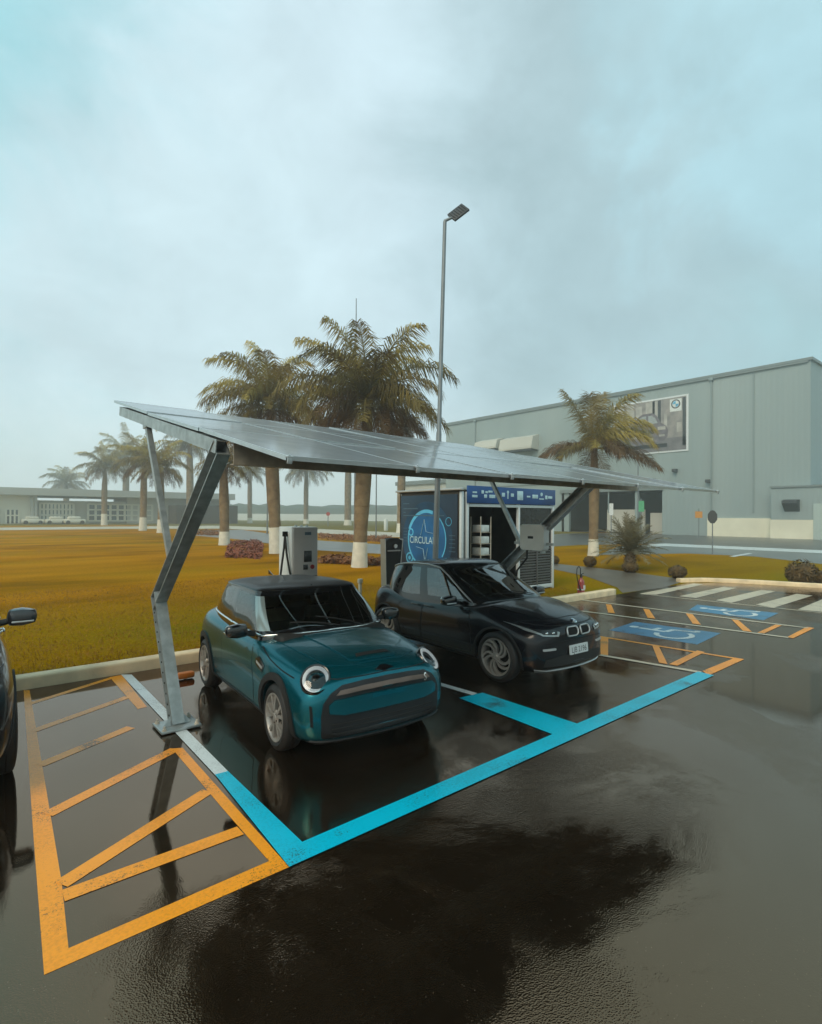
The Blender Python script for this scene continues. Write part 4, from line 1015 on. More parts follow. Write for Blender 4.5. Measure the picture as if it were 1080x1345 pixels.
kerb('kerb', [(20.35, 9.25), (21.3, 8.75), (21.75, 8.1), (22.15, 7.1), (22.75, 5.3), (24.5, -2), (27, -40)], .24, .14)

# ---- painted markings (each colour one sheet on the asphalt)
def band(a, b, w):
    a = Vector(a[:2]); b = Vector(b[:2]); d = (b-a).normalized(); n = Vector((-d.y, d.x))*w/2
    return [a-n, b-n, b+n, a+n]
def gband(p, q, w): return band(G(*p), G(*q), w)
org = [gpts([(31, 907), (39, 907), (81, 1160), (90, 1247), (58, 1282), (44, 1100)]),
       gpts([(58, 1282), (90, 1247), (354, 1132), (380, 1140)]),
       gpts([(226, 984), (240, 983), (380, 1140), (354, 1133), (290, 1060)]),
       gpts([(144, 890), (160, 887), (193, 929), (181, 932)]),
       gband((39, 925), (147, 891), .095), gband((43, 961), (168, 916), .115), gband((52, 1006), (172, 956), .125), gband((62, 1071), (230, 985), .125),
       gband((80, 1163), (273, 1040), .125), gband((83, 1178), (316, 1092), .13)]
isl1 = [gband((788, 836.5), (976, 867), .09), gpts([(789, 836), (799, 838), (799, 862), (789, 860)]), gpts([(857, 848.5), (866, 850), (877, 873), (866, 871)]),
        gpts([(879, 873), (916, 855), (926, 857), (890, 875)]), gpts([(931, 888), (923, 882), (966, 864.5), (978, 866.5)])]
isl2 = [gpts([(796, 794), (803, 794.5), (808, 806), (799, 805)]), gpts([(845, 800), (853, 801), (861, 813), (851, 812)]), gpts([(901, 806), (910, 807.5), (921, 821), (910, 819.5)]),
        gpts([(961, 814), (970, 815), (988, 830.5), (976, 829)]), gpts([(995, 831.5), (1019, 821), (1027, 822), (1004, 832.5)]), gpts([(1034, 837.5), (1042, 839), (1070, 825.5), (1060, 824)])]
sheets('orange_marking', org+isl1+isl2, .0055, 'orange_line')
sheets('cream_marking', [gband((740, 785.5), (1062, 825.5), .11), gband((748, 801), (1036, 838), .11), gband((788, 861), (921, 884), .11), gband((842, 780.5), (1085, 806), .07)], .0108, 'cream_line')
sheets('white_marking', [gpts([(159, 887), (173, 887), (300, 1015), (283, 1020)]), band(G(576, 899), (5.42, 8.9), .11), band(G(576, 899), G(624, 913), .11)], .0112, 'white_line')
teal = [gpts([(282.5, 1019), (299.5, 1014.5), (397, 1108), (380, 1141)]), gpts([(380, 1141), (397, 1108), (917, 883), (938, 888)]), gpts([(603, 918), (634, 911), (762, 953), (731, 968)])]
sheets('teal_marking', teal, .0120, 'teal_line')
# accessible bays: blue pad, white wheelchair symbol
def wheelchair_pad(q, uo, lab):
    pts = gpts(q); sheets('blue_pad', [pts], .0055, 'blue_pad')
    c = sum(pts, Vector())/4
    ex = Vector((1, 0, 0)); ey = Vector((0, 1, 0)); mb = MB(); s = uo
    def at(u, v): return c+ex*u*s[0]+ey*v*s[1]
    def stroke(P, w):
        for a, b in zip(P, P[1:]):
            q4 = band(at(*a), at(*b), w); mb.poly([(p.x, p.y, .0068+.0002*len(mb.bm.faces)) for p in q4])
    mb.poly([at(.02+.09*cos(k*pi/8), .62+.09*sin(k*pi/8))+Vector((0, 0, .0066)) for k in range(16)])
    w = .10*s[1]
    stroke([(.0, .50), (.03, -.02)], w*1.1); stroke([(.02, .22), (.26, .22)], w); stroke([(.03, -.02), (.30, -.03)], w); stroke([(.28, -.02), (.40, -.42), (.50, -.40)], w)
    stroke([(-.10+.30*cos(a), -.26+.30*sin(a)) for a in [radians(100+k*18) for k in range(14)]], w)
    for f in mb.bm.faces:
        if f.normal.z < 0: f.normal_flip()
    tag(obj('wheelchair_symbol', mb, 'white_line', angle=0, recalc=False), kind='structure')
wheelchair_pad([(834, 817), (947, 832), (916, 847), (800, 828)], (1.25, 1.05), '')
wheelchair_pad([(916, 794.5), (1023, 805.5), (1003, 815), (905, 801.5)], (1.25, 1.05), '')
zs = [((0, 180), (100, 186), (380, 125), (322, 119)), ((236, 195), (335, 205), (575, 146), (500, 139)), ((452, 219), (545, 234), (805, 166), (722, 158)), ((688, 245), (795, 263), (1025, 191), (930, 181)), ((935, 274), (1085, 288), (1180, 255), (1085, 212))]
sheets('zebra_crossing', [gpts([(840+a/4.5, 740+b/4.5) for a, b in q]) for q in zs], .0055, 'cream_line')

# ---- cars
hatch = make_hatch((3.475, 6.345, .0), -.07); hatch.scale = (1.05, 1.0, 1.07)
city = make_city((6.93, 6.66, 0), -.03); city.scale = (1.05, 1.06, 1.01)
suv = make_suv((-.46, 7.62, 0), radians(0)); suv.scale = (1.0, 1.0, 1.13)

# ---- solar canopy
SL = .2267; XA, XB, YF, ZF = 1.87, 9.45, 3.70, 2.785
def zp(y): return ZF+SL*(y-YF)
canopy = thing('solar_carport', (1.94, 6.40, 0), 'solar carport on two bent galvanised steel frames sheltering the teal and black cars', 'carport')
al = math.atan(SL); UY = V(0, cos(al), sin(al)); UN = V(0, -sin(al), cos(al)); pw = (XB-XA)/6; ph = (9.41-YF)/cos(al)/3
def channel(mb, a, b, w, d, t=.012, side=1, mi=0):
    """C section: web on one flank, two flanges"""
    a = Vector(a); b = Vector(b); z = (b-a).normalized(); x = V(1, 0, 0); y = z.cross(x)
    mb.beam(a-x*side*(w/2-t/2), b-x*side*(w/2-t/2), t, d, up=y, mi=mi)
    for s in (-1, 1): mb.beam(a+y*s*(d/2-t/2)+x*side*t/2, b+y*s*(d/2-t/2)+x*side*t/2, w-t, t, up=y, mi=mi)
for fx in (1.94, 8.21):
    base, knee, arm_top = V(fx, 6.40, .02), V(fx, 7.17, 1.34), V(fx, 5.14, 2.99)
    mb = MB(); channel(mb, base, knee+V(0, .01, .05), .13, .16, .012, -1)
    post = obj('post', mb, 'galv', canopy)
    mb = MB()
    for k in range(11):
        p = base.lerp(knee, .08+k*.08)+V(-.067, 0, 0); mb.lathe([(-.003, 0), (-.003, .011), (.003, .011), (.003, 0)], frame(p, (0, 1, 0), (0, 0, 1)), 10)
    obj('post_slot', mb, 'cavity', post)
    mb = MB(); mb.box((fx, 6.40, .028), (.42, .36, .024), None, .003)
    bp = obj('base_plate', mb, 'galv', canopy)
    for s in (-1, 1): mb = MB(); mb.prism([(fx+s*.067, 6.37, .04), (fx+s*.15, 6.37, .04), (fx+s*.067, 6.395, .14)], (0, .012, 0)); obj('gusset', mb, 'galv', bp)
    for sx in (-1, 1):
        for sy in (-1, 1):
            q = MB(); q.lathe([(.04, 0), (.04, .03), (.044, .03), (.044, .022), (.06, .022), (.06, .012), (.085, .012), (.085, 0)], Matrix.Translation((fx+sx*.17, 6.40+sy*.14, 0)), 6); obj('anchor_bolt', q, 'galv_dark', bp)
    mb = MB(); channel(mb, knee+V(0, .03, -.06), arm_top, .13, .175, .012, -1); obj('arm', mb, 'galv', canopy)
    sb = knee.lerp(arm_top, .27)+V(0, .06, .06)
    mb = MB(); mb.beam(sb, (fx, 7.70, zp(7.70)-.20), .065, .065); obj('strut', mb, 'galv', canopy)
    mb = MB(); mb.box((fx, 7.70, zp(7.70)-.185), (.09, .16, .07), None, .004); obj('bracket', mb, 'galv', canopy)
    mb = MB(); channel(mb, (fx, 5.14, zp(5.14)-.115), (fx, 9.05, zp(9.05)-.115), .11, .13, .010, 1); obj('rafter', mb, 'galv', canopy)
for y, d in ((5.00, .21), (7.10, .10), (8.80, .10)):
    mb = MB(); z0 = zp(y)-.045-d/2; t = .010; x0, x1 = (2.0 if d > .2 else XA+.06), XB-.1
    mb.beam((x0, y, z0), (x1, y, z0), d, t, up=(0, 1, 0))
    for s in (-1, 1): mb.beam((x0, y+.04, z0+s*(d/2-t/2)), (x1, y+.04, z0+s*(d/2-t/2)), t, .07, up=(0, 1, 0))
    obj('purlin', mb, 'galv_dark' if d > .2 else 'galv', canopy)
for c in range(6):
    for r in range(3):
        pr = random.Random(c*7+r); UYo, UNo = UY, UN; dt_ = pr.uniform(-.005, .005); dl_ = pr.uniform(.0, .012)
        o0 = V(XA+pw*c, YF, ZF)+UY*(ph*r)+UN*dl_; gx, gy = .012, .016; UY = (UYo+UNo*dt_).normalized(); UN = (UNo-UYo*dt_).normalized()
        mb = MB(); P = [o0+V(gx+.012, 0, 0)+UY*(gy+.012), o0+V(pw-gx-.012, 0, 0)+UY*(gy+.012), o0+V(pw-gx-.012, 0, 0)+UY*(ph-gy-.012), o0+V(gx+.012, 0, 0)+UY*(ph-gy-.012)]
        mb.prism([p-UN*.006 for p in P], UN*.004)
        for f in mb.bm.faces: f.material_index = 0
        p = obj('solar_panel', mb, ['cells'], canopy, angle=20)
        fr = MB()
        a, b, cc, dd = [o0+V(x, 0, 0)+UY*y for x, y in ((gx, gy), (pw-gx, gy), (pw-gx, ph-gy), (gx, ph-gy))]
        for s, e, ins in ((a, b, UY), (b, cc, V(-1, 0, 0)), (cc, dd, -UY), (dd, a, V(1, 0, 0))):
            dirn = (e-s).normalized(); ex = dirn*0 if abs(ins.x) > .5 else dirn*0
            s2, e2 = (s, e) if abs(ins.x) < .5 else (s+dirn*.012, e-dirn*.012)
            fr.prism([s2, e2, e2+ins*.012, s2+ins*.012], -UN*.036)
        fr.prism([q-UN*.008 for q in P], -UN*.004, 1)
        obj('panel_frame', fr, ['alu', 'backsheet'], p, angle=20)
        UY, UN = UYo, UNo
for c in range(7):
    q = MB(); x = XA+pw*c+(.03 if c == 0 else -.03 if c == 6 else 0); o0 = V(x, YF, ZF)
    q.box(o0+UY*.005+UN*.004, (.05, .05, .014), Matrix.Rotation(al, 3, 'X'), .002); q.box(o0-UY*.012-UN*.022, (.04, .012, .05), Matrix.Rotation(al, 3, 'X'), .002); q.ball(o0+UY*.003+UN*.016, (.011, .011, .009), 1)
    obj('panel_clamp', q, 'alu', canopy)

# wall box hung on the right frame
wx = 8.05
a, b, c_, d_ = on(0, wx, 683, 690), on(0, wx, 714, 690), on(0, wx, 683, 722), on(0, wx, 720, 700)
y0, y1 = b.y, a.y; z1, z0 = a.z+.02, c_.z
wb = thing('charging_box', (wx, (y0+y1)/2, z0), 'square pale grey charging box with rounded corners hung on the right canopy frame', 'charging box')
mb = MB(); mb.prism([(wx+.02, (y0+y1)/2+u, (z0+z1)/2+v) for u, v in rrect(0, 0, y1-y0, z1-z0, .06)], (.14, 0, 0)); obj('casing', mb, 'white_steel', wb)
mb = MB(); mb.prism([(wx, (y0+y1)/2+u, (z0+z1)/2+v) for u, v in rrect(0, 0, y1-y0-.012, z1-z0-.012, .06)], (.02, 0, 0)); fp = obj('front_cover', mb, 'wallbox_grey', wb)
mb = MB(); mb.prism([(wx-.004, (y0+y1)/2+u, (z0+z1)/2+v) for u, v in rrect(.02, .0, .12, .045, .012)], (.005, 0, 0)); obj('display', mb, 'ink', fp)
mb = MB(); mb.beam((wx+.17, y0+.1, z0+.1), (8.12, y0+.1, z0+.1), .04, .3); mb.beam((8.14, y0-.15, z0+.12), (8.14, y1+.2, z0+.12), .02, .05); obj('mounting_rail', mb, 'galv', wb)
mb = MB(); mb.tube([(wx+.09, y1-.1, z0), (wx+.09, y1-.1, z0-.15), (wx+.11, y1+.15, z0-.4), (wx+.09, y1+.2, .8), (wx+.06, 7.0, .2), (wx+.0, 7.3, .03)], .018, 8); obj('cable', mb, 'rubber', wb)

# fast charging cabinet behind the hatchback
px0, px1, dx = 5.12, 5.68, 0
fl, fr_, bk = on(1, 9.75, 384, 693), on(1, 9.75, 417, 693), on(0, 5.10, 368, 693)
X0, X1, Y0, Y1, ZT = fl.x, fr_.x, 9.75, max(10.2, min(bk.y, 10.7)), 2.13
ch = thing('fast_charger', (X0/2+X1/2, Y0/2+Y1/2, 0), 'white and grey charging cabinet with small screen and hanging black cable behind the teal car', 'charger')
mb = MB(); mb.box(((X0+X1)/2, (Y0+Y1)/2, .06), (X1-X0+.06, Y1-Y0+.06, .12), None, .01); obj('plinth', mb, 'concrete', ch)
mb = MB(); mb.box(((X0+X1)/2, (Y0+Y1)/2+.01, .12+ZT/2-.06), (X1-X0, Y1-Y0-.02, ZT-.12), None, .012); hs = obj('housing', mb, 'white_steel', ch)
for k in range(9):
    pass
mb = MB()
for k in range(10): mb.box((X0-.003, (Y0+Y1)/2+.03, .45+.05*k), (.01, .3, .018), None, .002)
obj('vent', mb, 'cabinet_grey', hs)
mb = MB(); mb.box(((X0+X1)/2, Y0-.015, .16+(ZT-.16)/2), (X1-X0-.02, .03, ZT-.18), None, .006); dr = obj('front_door', mb, 'cabinet_grey', ch)
xc = (X0+X1)/2; W = X1-X0
mb = MB(); mb.box((xc+.05, Y0-.034, ZT-.58), (.17, .012, .22), None, .004); obj('screen', mb, 'lens_dark', dr)
mb = MB(); mb.box((xc+.0, Y0-.034, ZT-.79), (.10, .01, .10), None, .004); obj('card_reader', mb, 'lens_dark', dr)
mb = MB(); mb.lathe([(0, .045), (.012, .045), (.015, 0)], frame(V(xc+.15, Y0-.03, ZT-.79), (1, 0, 0), (0, 0, 1)), 16); obj('stop_button', mb, 'red_lamp', dr)
mb = MB(); mb.box((xc+.05, Y0-.033, ZT-.13), (.14, .008, .06), None, .002); obj('maker_badge', mb, 'print_dim', dr)
mb = MB(); mb.box((xc+.03, Y0-.05, ZT-1.06), (W*.78, .05, .20), None, .01)
for s in (-1, 1): mb.tube([(xc+.03+s*.12, Y0-.06, ZT-1.05), (xc+.03+s*.12, Y0-.15, ZT-1.10), (xc+.03+s*.12, Y0-.16, ZT-1.2)], .028, 8)
obj('plug_holster', mb, 'cavity', ch)
for s in (-1, 1):
    mb = MB(); mb.tube([(xc+.03+s*.12, Y0-.17, ZT-1.16), (xc+.03+s*.12, Y0-.11, ZT-1.06)], .032, 8); obj('plug', mb, 'white_trim', ch)
mb = MB()
for s in (-.12, 0, .12): mb.tube([(xc+s, Y0+.15, ZT), (xc+s, Y0+.15, ZT+.035)], .03, 8)
obj('lifting_eye', mb, 'galv', ch)
mb = MB(); mb.box((X0-.05, Y0+.2, ZT-.14), (.10, .05, .10), None, .01); obj('cable_hook', mb, 'cavity', ch)
mb = MB(); mb.tube([(X0-.05, Y0+.2, ZT-.12), (X0-.08, Y0+.18, ZT-.4), (X0-.17, Y0+.12, ZT-.85), (X0-.24, Y0+.05, ZT-1.10), (X0-.34, Y0+.03, ZT-1.14), (X0-.30, Y0+.02, ZT-1.3), (X0-.15, Y0-.02, ZT-1.55), (X0+.05, Y0-.05, ZT-1.5)], .022, 8)
mb.tube([(X0-.05, Y0+.2, ZT-.12), (X0-.07, Y0+.10, ZT-.5), (X0-.03, Y0+.02, ZT-.9), (X0+.02, Y0-.07, ZT-1.2), (X0+.12, Y0-.08, ZT-1.3)], .02, 8)
obj('cable', mb, 'rubber', ch, angle=60)

# dark pedestal charger beside the cabin
a, b = on(1, 9.9, 502, 708), on(1, 9.9, 526, 708); xk = (a.x+b.x)/2
kq = thing('charging_pedestal', (xk, 9.95, 0), 'dark tapering charging pedestal with pale side edges between palm and blue cabin', 'charger')
mb = MB(); mb.prism([(xk-.12, 9.88, 0), (xk+.12, 9.88, 0), (xk+.23, 9.80, 1.80), (xk+.12, 9.80, 1.86), (xk-.12, 9.80, 1.86), (xk-.23, 9.80, 1.80)], (0, .16, 0)); obj('casing', mb, 'plastic', kq)
for s in (-1, 1):
    mb = MB(); mb.prism([(xk+s*.125, 9.87, 0), (xk+s*.14, 9.87, 0), (xk+s*.258, 9.79, 1.84), (xk+s*.24, 9.79, 1.84)], (0, .18, 0)); obj('side_edge', mb, 'satin_silver', kq)
mb = MB(); mb.box((xk, 9.795, 1.58), (.36, .02, .03), None, .004); obj('shelf_strip', mb, 'cabinet_grey', kq)
mb = MB(); mb.lathe([(0, .05), (.02, .045), (.02, 0)], frame(V(xk+.04, 9.80, 1.68), (1, 0, 0), (0, 0, 1)), 14); obj('socket', mb, 'satin_silver', kq)
mb = MB(); mb.box((xk, 9.96, .03), (.4, .3, .06), None, .006); obj('foot', mb, 'concrete', kq)

# ---- lamp post
lb = on(1, 10.25, 575, 742); lb.z = 0; lx = on(1, 10.25, 575, 640).x; ltop = on(1, 10.25, 584.5, 291)
base = V(lx-.10, 10.25, 0)
lp = thing('street_lamp', base, 'tall slim grey lamp post with a single flat lamp head rising beside the blue cabin', 'street lamp')
mb = MB(); mb.tube([base, base.lerp(ltop, .45), base.lerp(ltop, .46), ltop], [.075, .068, .056, .046], 14); pole = obj('pole', mb, 'pole_grey', lp, 50)
mb = MB(); mb.box(base+V(0, 0, .015), (.34, .34, .03), None, .004); obj('base_plate', mb, 'pole_grey', lp)
dl = depth_of(ltop); hc = EYE+ray(602.3, 279)*dl
los = (hc-EYE).normalized(); r_ = (RT-los*RT.dot(los)).normalized(); u_ = r_.cross(los)
hx_ = (r_*.30+u_*.21+los*.12).normalized(); hy_ = (r_*.20-u_*.13-los*.27).normalized(); hz_ = hx_.cross(hy_)
if hz_.z < 0: hy_ = -hy_; hz_ = -hz_
Rm = Matrix((hx_, hy_, hz_)).transposed()
mb = MB(); mb.tube([ltop-V(0, 0, .10), ltop+V(0, 0, .02), hc-hx_*.22], [.045, .04, .034], 10); obj('bracket', mb, 'pole_grey', lp, 50)
mb = MB(); mb.box(hc, (.46, .36, .06), Rm, .015)
for k in range(6): mb.box(hc+hx_*(-.18+.07*k)+hz_*.04, (.014, .28, .03), Rm, .002)
hb = obj('lamp_head', mb, 'sign_grey', lp)
mb = MB(); mb.box(hc+hx_*.03-hz_*.034, (.32, .26, .012), Rm, .003); obj('diffuser', mb, 'photo_a', hb)

# ---- the blue cabin
CX0, CX1, CY0, CY1, CH = 11.07, 15.42, 11.16, 13.95, 3.12
cb = thing('exhibition_cabin', ((CX0+CX1)/2, (CY0+CY1)/2, 0), 'white framed cabin with a navy printed side and a blue header board over its front', 'cabin')
mb = MB(); t = .07
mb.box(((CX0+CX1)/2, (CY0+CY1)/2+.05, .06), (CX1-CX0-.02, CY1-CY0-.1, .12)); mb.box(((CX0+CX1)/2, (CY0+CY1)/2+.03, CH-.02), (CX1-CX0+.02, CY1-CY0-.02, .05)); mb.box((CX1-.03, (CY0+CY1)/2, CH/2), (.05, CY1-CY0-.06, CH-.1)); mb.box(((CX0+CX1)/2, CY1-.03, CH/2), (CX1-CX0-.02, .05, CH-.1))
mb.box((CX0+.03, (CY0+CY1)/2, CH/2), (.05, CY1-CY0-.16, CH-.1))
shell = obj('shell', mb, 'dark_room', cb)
for x, w in ((CX0+.06, .10), (CX0+.27, .10), (13.62, .08), (CX1-.05, .09)):
    mb = MB(); mb.box((x, CY0+.05, CH/2-.03), (w, .10, CH-.06), None, .008); obj('frame_post', mb, 'white_trim', cb)
mb = MB(); mb.box((CX0+.06, CY1-.05, CH/2-.03), (.10, .10, CH-.06), None, .008); obj('frame_post', mb, 'white_trim', cb)
mb = MB(); mb.box(((CX0+.34+CX1)/2, CY0+.045, 2.68), (CX1-CX0-.36, .08, .09), None, .006); obj('frame_rail', mb, 'white_trim', cb); mb = MB(); mb.box(((CX0+CX1)/2+.12, CY0+.045, .10), (CX1-CX0-.4, .08, .12), None, .006); obj('frame_rail', mb, 'white_trim', cb)
mb = MB(); mb.box((CX0-.05, (CY0+CY1)/2, CH+.012), (.10, CY1-CY0+.2, .06), None, .006); obj('gutter', mb, 'satin_silver', cb)
HX0, HX1, HZ0, HZ1 = CX0+.22, CX1+.0, 2.74, 3.24
mb = MB(); mb.box(((HX0+HX1)/2, CY0-.02, (HZ0+HZ1)/2), (HX1-HX0, .04, HZ1-HZ0), None, .004); hdr = obj('header_board', mb, 'header_blue', cb)
mb = MB(); yq = CY0-.043
def hb_(u, v, w, h): mb.box((HX0+(HX1-HX0)*u, yq, HZ0+(HZ1-HZ0)*v), (w, .004, h), None, .001)
for u, v, w, h in ((.07, .62, .18, .05), (.07, .40, .22, .07), (.15, .66, .10, .10), (.19, .66, .10, .06), (.23, .70, .18, .06), (.18, .42, .12, .10), (.25, .42, .26, .10), (.37, .55, .14, .12), (.42, .55, .06, .24), (.47, .55, .14, .10), (.66, .50, .17, .05), (.74, .52, .28, .12), (.82, .38, .24, .04), (.88, .50, .12, .12), (.93, .50, .22, .08)): hb_(u, v, w, h)
mb.lathe([(0, .06), (.004, .06), (.005, 0)], frame(V(HX0+(HX1-HX0)*.82, CY0-.041, HZ0+.34), (1, 0, 0), (0, 0, 1)), 12)
mb.lathe([(0, .05), (.004, .05), (.005, 0)], frame(V(HX0+(HX1-HX0)*.42, CY0-.041, HZ0+.36), (1, 0, 0), (0, 0, 1)), 12)
hb_(.56, .54, .28, .28)
obj('sponsor_mark', mb, 'print_pale', hdr)
# printed side: dark board, glowing ring, pulse line and word
BX = CX0-.012
mb = MB(); mb.box((BX, (CY0+CY1)/2+.02, 1.56), (.02, CY1-CY0-.22, 2.86), None, .002); brd = obj('side_banner', mb, 'navy', cb)
def S(u, v): return V(BX-.014, CY0+.12+(CY1-CY0-.22)*(1-u), 3.0-2.86*v)    # u from the far edge to the near edge as it reads, v downwards
LW, LH = CY1-CY0-.22, 2.86
def disc_s(u, v, r, off, mi, r0=0, a0=0, a1=2*pi, mbx=None, n=40):
    c = S(u, v)+V(-off, 0, 0); A = [a0+(a1-a0)*k/n for k in range(n+1)]
    if r0 <= 0: mbx.poly([c+V(0, r*cos(a), r*sin(a)) for a in A[:-1]], mi)
    else:
        for p, q in zip(A, A[1:]):
            mbx.poly([c+V(0, r*cos(p), r*sin(p)), c+V(0, r*cos(q), r*sin(q)), c+V(0, r0*cos(q), r0*sin(q)), c+V(0, r0*cos(p), r0*sin(p))], mi)
pr_ = MB()
disc_s(.48, .47, 1.14, -.001, 2, mbx=pr_); disc_s(.48, .47, .86, .002, 0, mbx=pr_); 
disc_s(.48, .47, .90, .003, 1, .80, radians(20), radians(110), mbx=pr_); disc_s(.48, .47, .88, .003, 1, .82, radians(-60), radians(18), mbx=pr_); disc_s(.48, .47, .88, .003, 1, .84, radians(120), radians(215), mbx=pr_)
disc_s(.175, .68, .17, .006, 1, .12, mbx=pr_); disc_s(.175, .68, .06, .006, 1, mbx=pr_); disc_s(.86, .28, .13, .004, 1, .11, mbx=pr_); disc_s(.20, .40, .12, .006, 1, .08, mbx=pr_)
obj('ring_print', pr_, ['print_blue', 'print_cyan', 'print_glow'], brd, 0, recalc=False)
pl = MB()
def strk(P, w, off=.008):
    for (u0, v0), (u1, v1) in zip(P, P[1:]):
        pl.beam(S(u0, v0)+V(-off, 0, 0), S(u1, v1)+V(-off, 0, 0), .004, w, up=(1, 0, 0))
strk([(.385, .43), (.445, .26), (.48, .39), (.60, .405)], .035); strk([(.30, .555), (.43, .575), (.455, .68), (.475, .68), (.51, .56)], .035)
obj('pulse_line', pl, 'print_pale', brd, 0)
tx = MB(); tx.mesh(text_mesh('CIRCULAR', .30), frame(S(.415, .485)+V(-.012, 0, 0), (0, -1, 0), (0, 0, 1)) @ Matrix.Diagonal((.86, 1, 1, 1))); obj('lettering', tx, 'print_pale', brd, 0, recalc=False)
pl = MB()
for u, v, w in ((.14, .09, .30), (.20, .145, .70), (.12, .185, .12), (.46, .22, 2.0 if False else 1.9)):
    uu = .05+w/LW/2; pl.box(S(uu, v)+V(-.006, 0, 0), (.003, w, .03))
for k in range(5):
    pl.box(S(.09, .36+.035*k)+V(-.006, 0, 0), (.003, .20-.02*(k % 3), .02)); pl.box(S(.92, .42+.04*k)+V(-.006, 0, 0), (.003, .26-.03*(k % 2), .02))
obj('caption_line', pl, 'print_dim', brd, 0)
# inside: shelves with white boxes, slatted screen in the right bay
for k in range(6):
    mb = MB(); mb.box((12.22, 11.48, .30+.34*k), (.36, .36, .20), None, .015); bx = obj('storage_box', mb, 'sign_white', None); bx.name = 'storage_box'
    tag(bx, ['white box lowest in the column inside the cabin', 'white box second from the bottom of the column inside the cabin', 'white box third from the bottom of the column inside the cabin', 'white box third from the top of the column inside the cabin', 'white box second from the top of the column inside the cabin', 'white box on top of the column inside the cabin'][k], 'box', 'white boxes stacked inside the cabin')
mb = MB()
for x in (12.0, 12.44):
    for y in (11.28, 11.68): mb.tube([(x, y, .12), (x, y, 2.35)], .015, 6)
for k in range(6): mb.box((12.22, 11.48, .185+.34*k), (.46, .42, .015))
rk = obj('display_rack', mb, 'galv_dark', None, origin=(12.22, 11.48, .12)); tag(rk, 'dark open rack holding a column of white boxes inside the cabin', 'rack')
mb = MB()
for k in range(10): mb.box((11.62, 11.55, .6+.16*k), (.12, .10, .07), None, .006)
for x in (11.55, 11.69): mb.tube([(x, 11.57, .12), (x, 11.57, 2.2)], .012, 6)
tag(obj('module_rack', mb, 'dark_slat', None, origin=(11.62, 11.55, .12)), 'narrow rack of small grey modules just inside the cabin near its blue side', 'rack')
mb = MB()
for k in range(14): mb.box(((13.66+CX1-.1)/2, CY0+.035, .22+.085*k), (CX1-.1-13.70, .02, .045), None, .003)
mb.box(((13.66+CX1-.1)/2+.05, CY0+.02, .80), (.05, .03, 1.3), None, .003)
obj('slat_screen', mb, 'dark_slat', cb)
mb = MB(); mb.prism([(13.66, CY0+.06, .16), (CX1-.1, CY0+.06, .16), (CX1-.1, CY0+.06, 2.62), (13.66, CY0+.06, 2.62)], (0, .008, 0)); obj('window_pane', mb, 'lens_dark', cb, 0)

# ---- fire extinguisher on the kerb
e0 = on(1, 9.42, 761, 778); ex, ez = e0.x, .17
fe = thing('fire_extinguisher', (ex, 9.36, 0), 'red fire extinguisher with looped black hose standing near the kerb end', 'fire extinguisher')
mb = MB(); mb.lathe([(0, 0), (0, .10), (.03, .105), (.05, .10), (.40, .10), (.47, .085), (.52, .04), (.56, .035), (.56, 0)], Matrix.Translation((ex, 9.36, 0.02)), 18); obj('cylinder', mb, 'red_paint', fe, 50)
mb = MB(); mb.lathe([(.02, .103), (.02, .112), (.05, .112), (.05, .103)], Matrix.Translation((ex, 9.36, 0.20)), 18); mb.box((ex, 9.25, .30), (.10, .01, .12), None, .002); obj('label_band', mb, 'plate_white', fe)
mb = MB(); mb.box((ex, 9.36, .62), (.05, .05, .08), None, .008); mb.beam((ex-.02, 9.36, .66), (ex+.13, 9.36, .70), .02, .02); mb.beam((ex-.02, 9.36, .63), (ex+.12, 9.36, .61), .02, .015); obj('valve', mb, 'plastic', fe)
mb = MB(); mb.tube([(ex-.02, 9.36, .63), (ex-.07, 9.34, .86), (ex-.16, 9.33, .92), (ex-.25, 9.33, .86), (ex-.27, 9.33, .70), (ex-.22, 9.33, .52), (ex-.15, 9.32, .36)], .014, 8); mb.tube([(ex-.15, 9.32, .36), (ex-.12, 9.30, .22)], [.016, .035], 8); obj('hose', mb, 'rubber', fe, 60)
mb = MB(); mb.tube([(ex+.14, 9.42, .0), (ex+.14, 9.42, .62)], .015, 8); mb.beam((ex+.14, 9.42, .45), (ex, 9.47, .45), .03, .01); mb.box((ex+.05, 9.40, .012), (.34, .28, .02), None, .004); obj('stand', mb, 'red_paint', fe)

# orange wheel stop behind the hatchback, pale stake in the lawn
p = G(239, 893); mb = MB(); mb.box((p.x+.05, p.y, .06), (.24, .11, .09), None, .03); mb.box((p.x+.05, p.y, .055), (.07, .115, .092), None, .03)
tag(obj('wheel_stop', mb, 'orange_dull', None, origin=(p.x, p.y, .004)), 'small orange wheel stop on the asphalt behind the canopy post', 'wheel stop')
p = on(1, 10.4, 473, 790); mb = MB(); mb.box((p.x, 10.4, .42), (.06, .06, .84), None, .01); mb.box((p.x, 10.4, .88), (.10, .08, .10), None, .012)
tag(obj('marker_post', mb, 'whitewash', None, origin=(p.x, 10.4, 0)), 'short pale marker post on the lawn between the two cars', 'post')

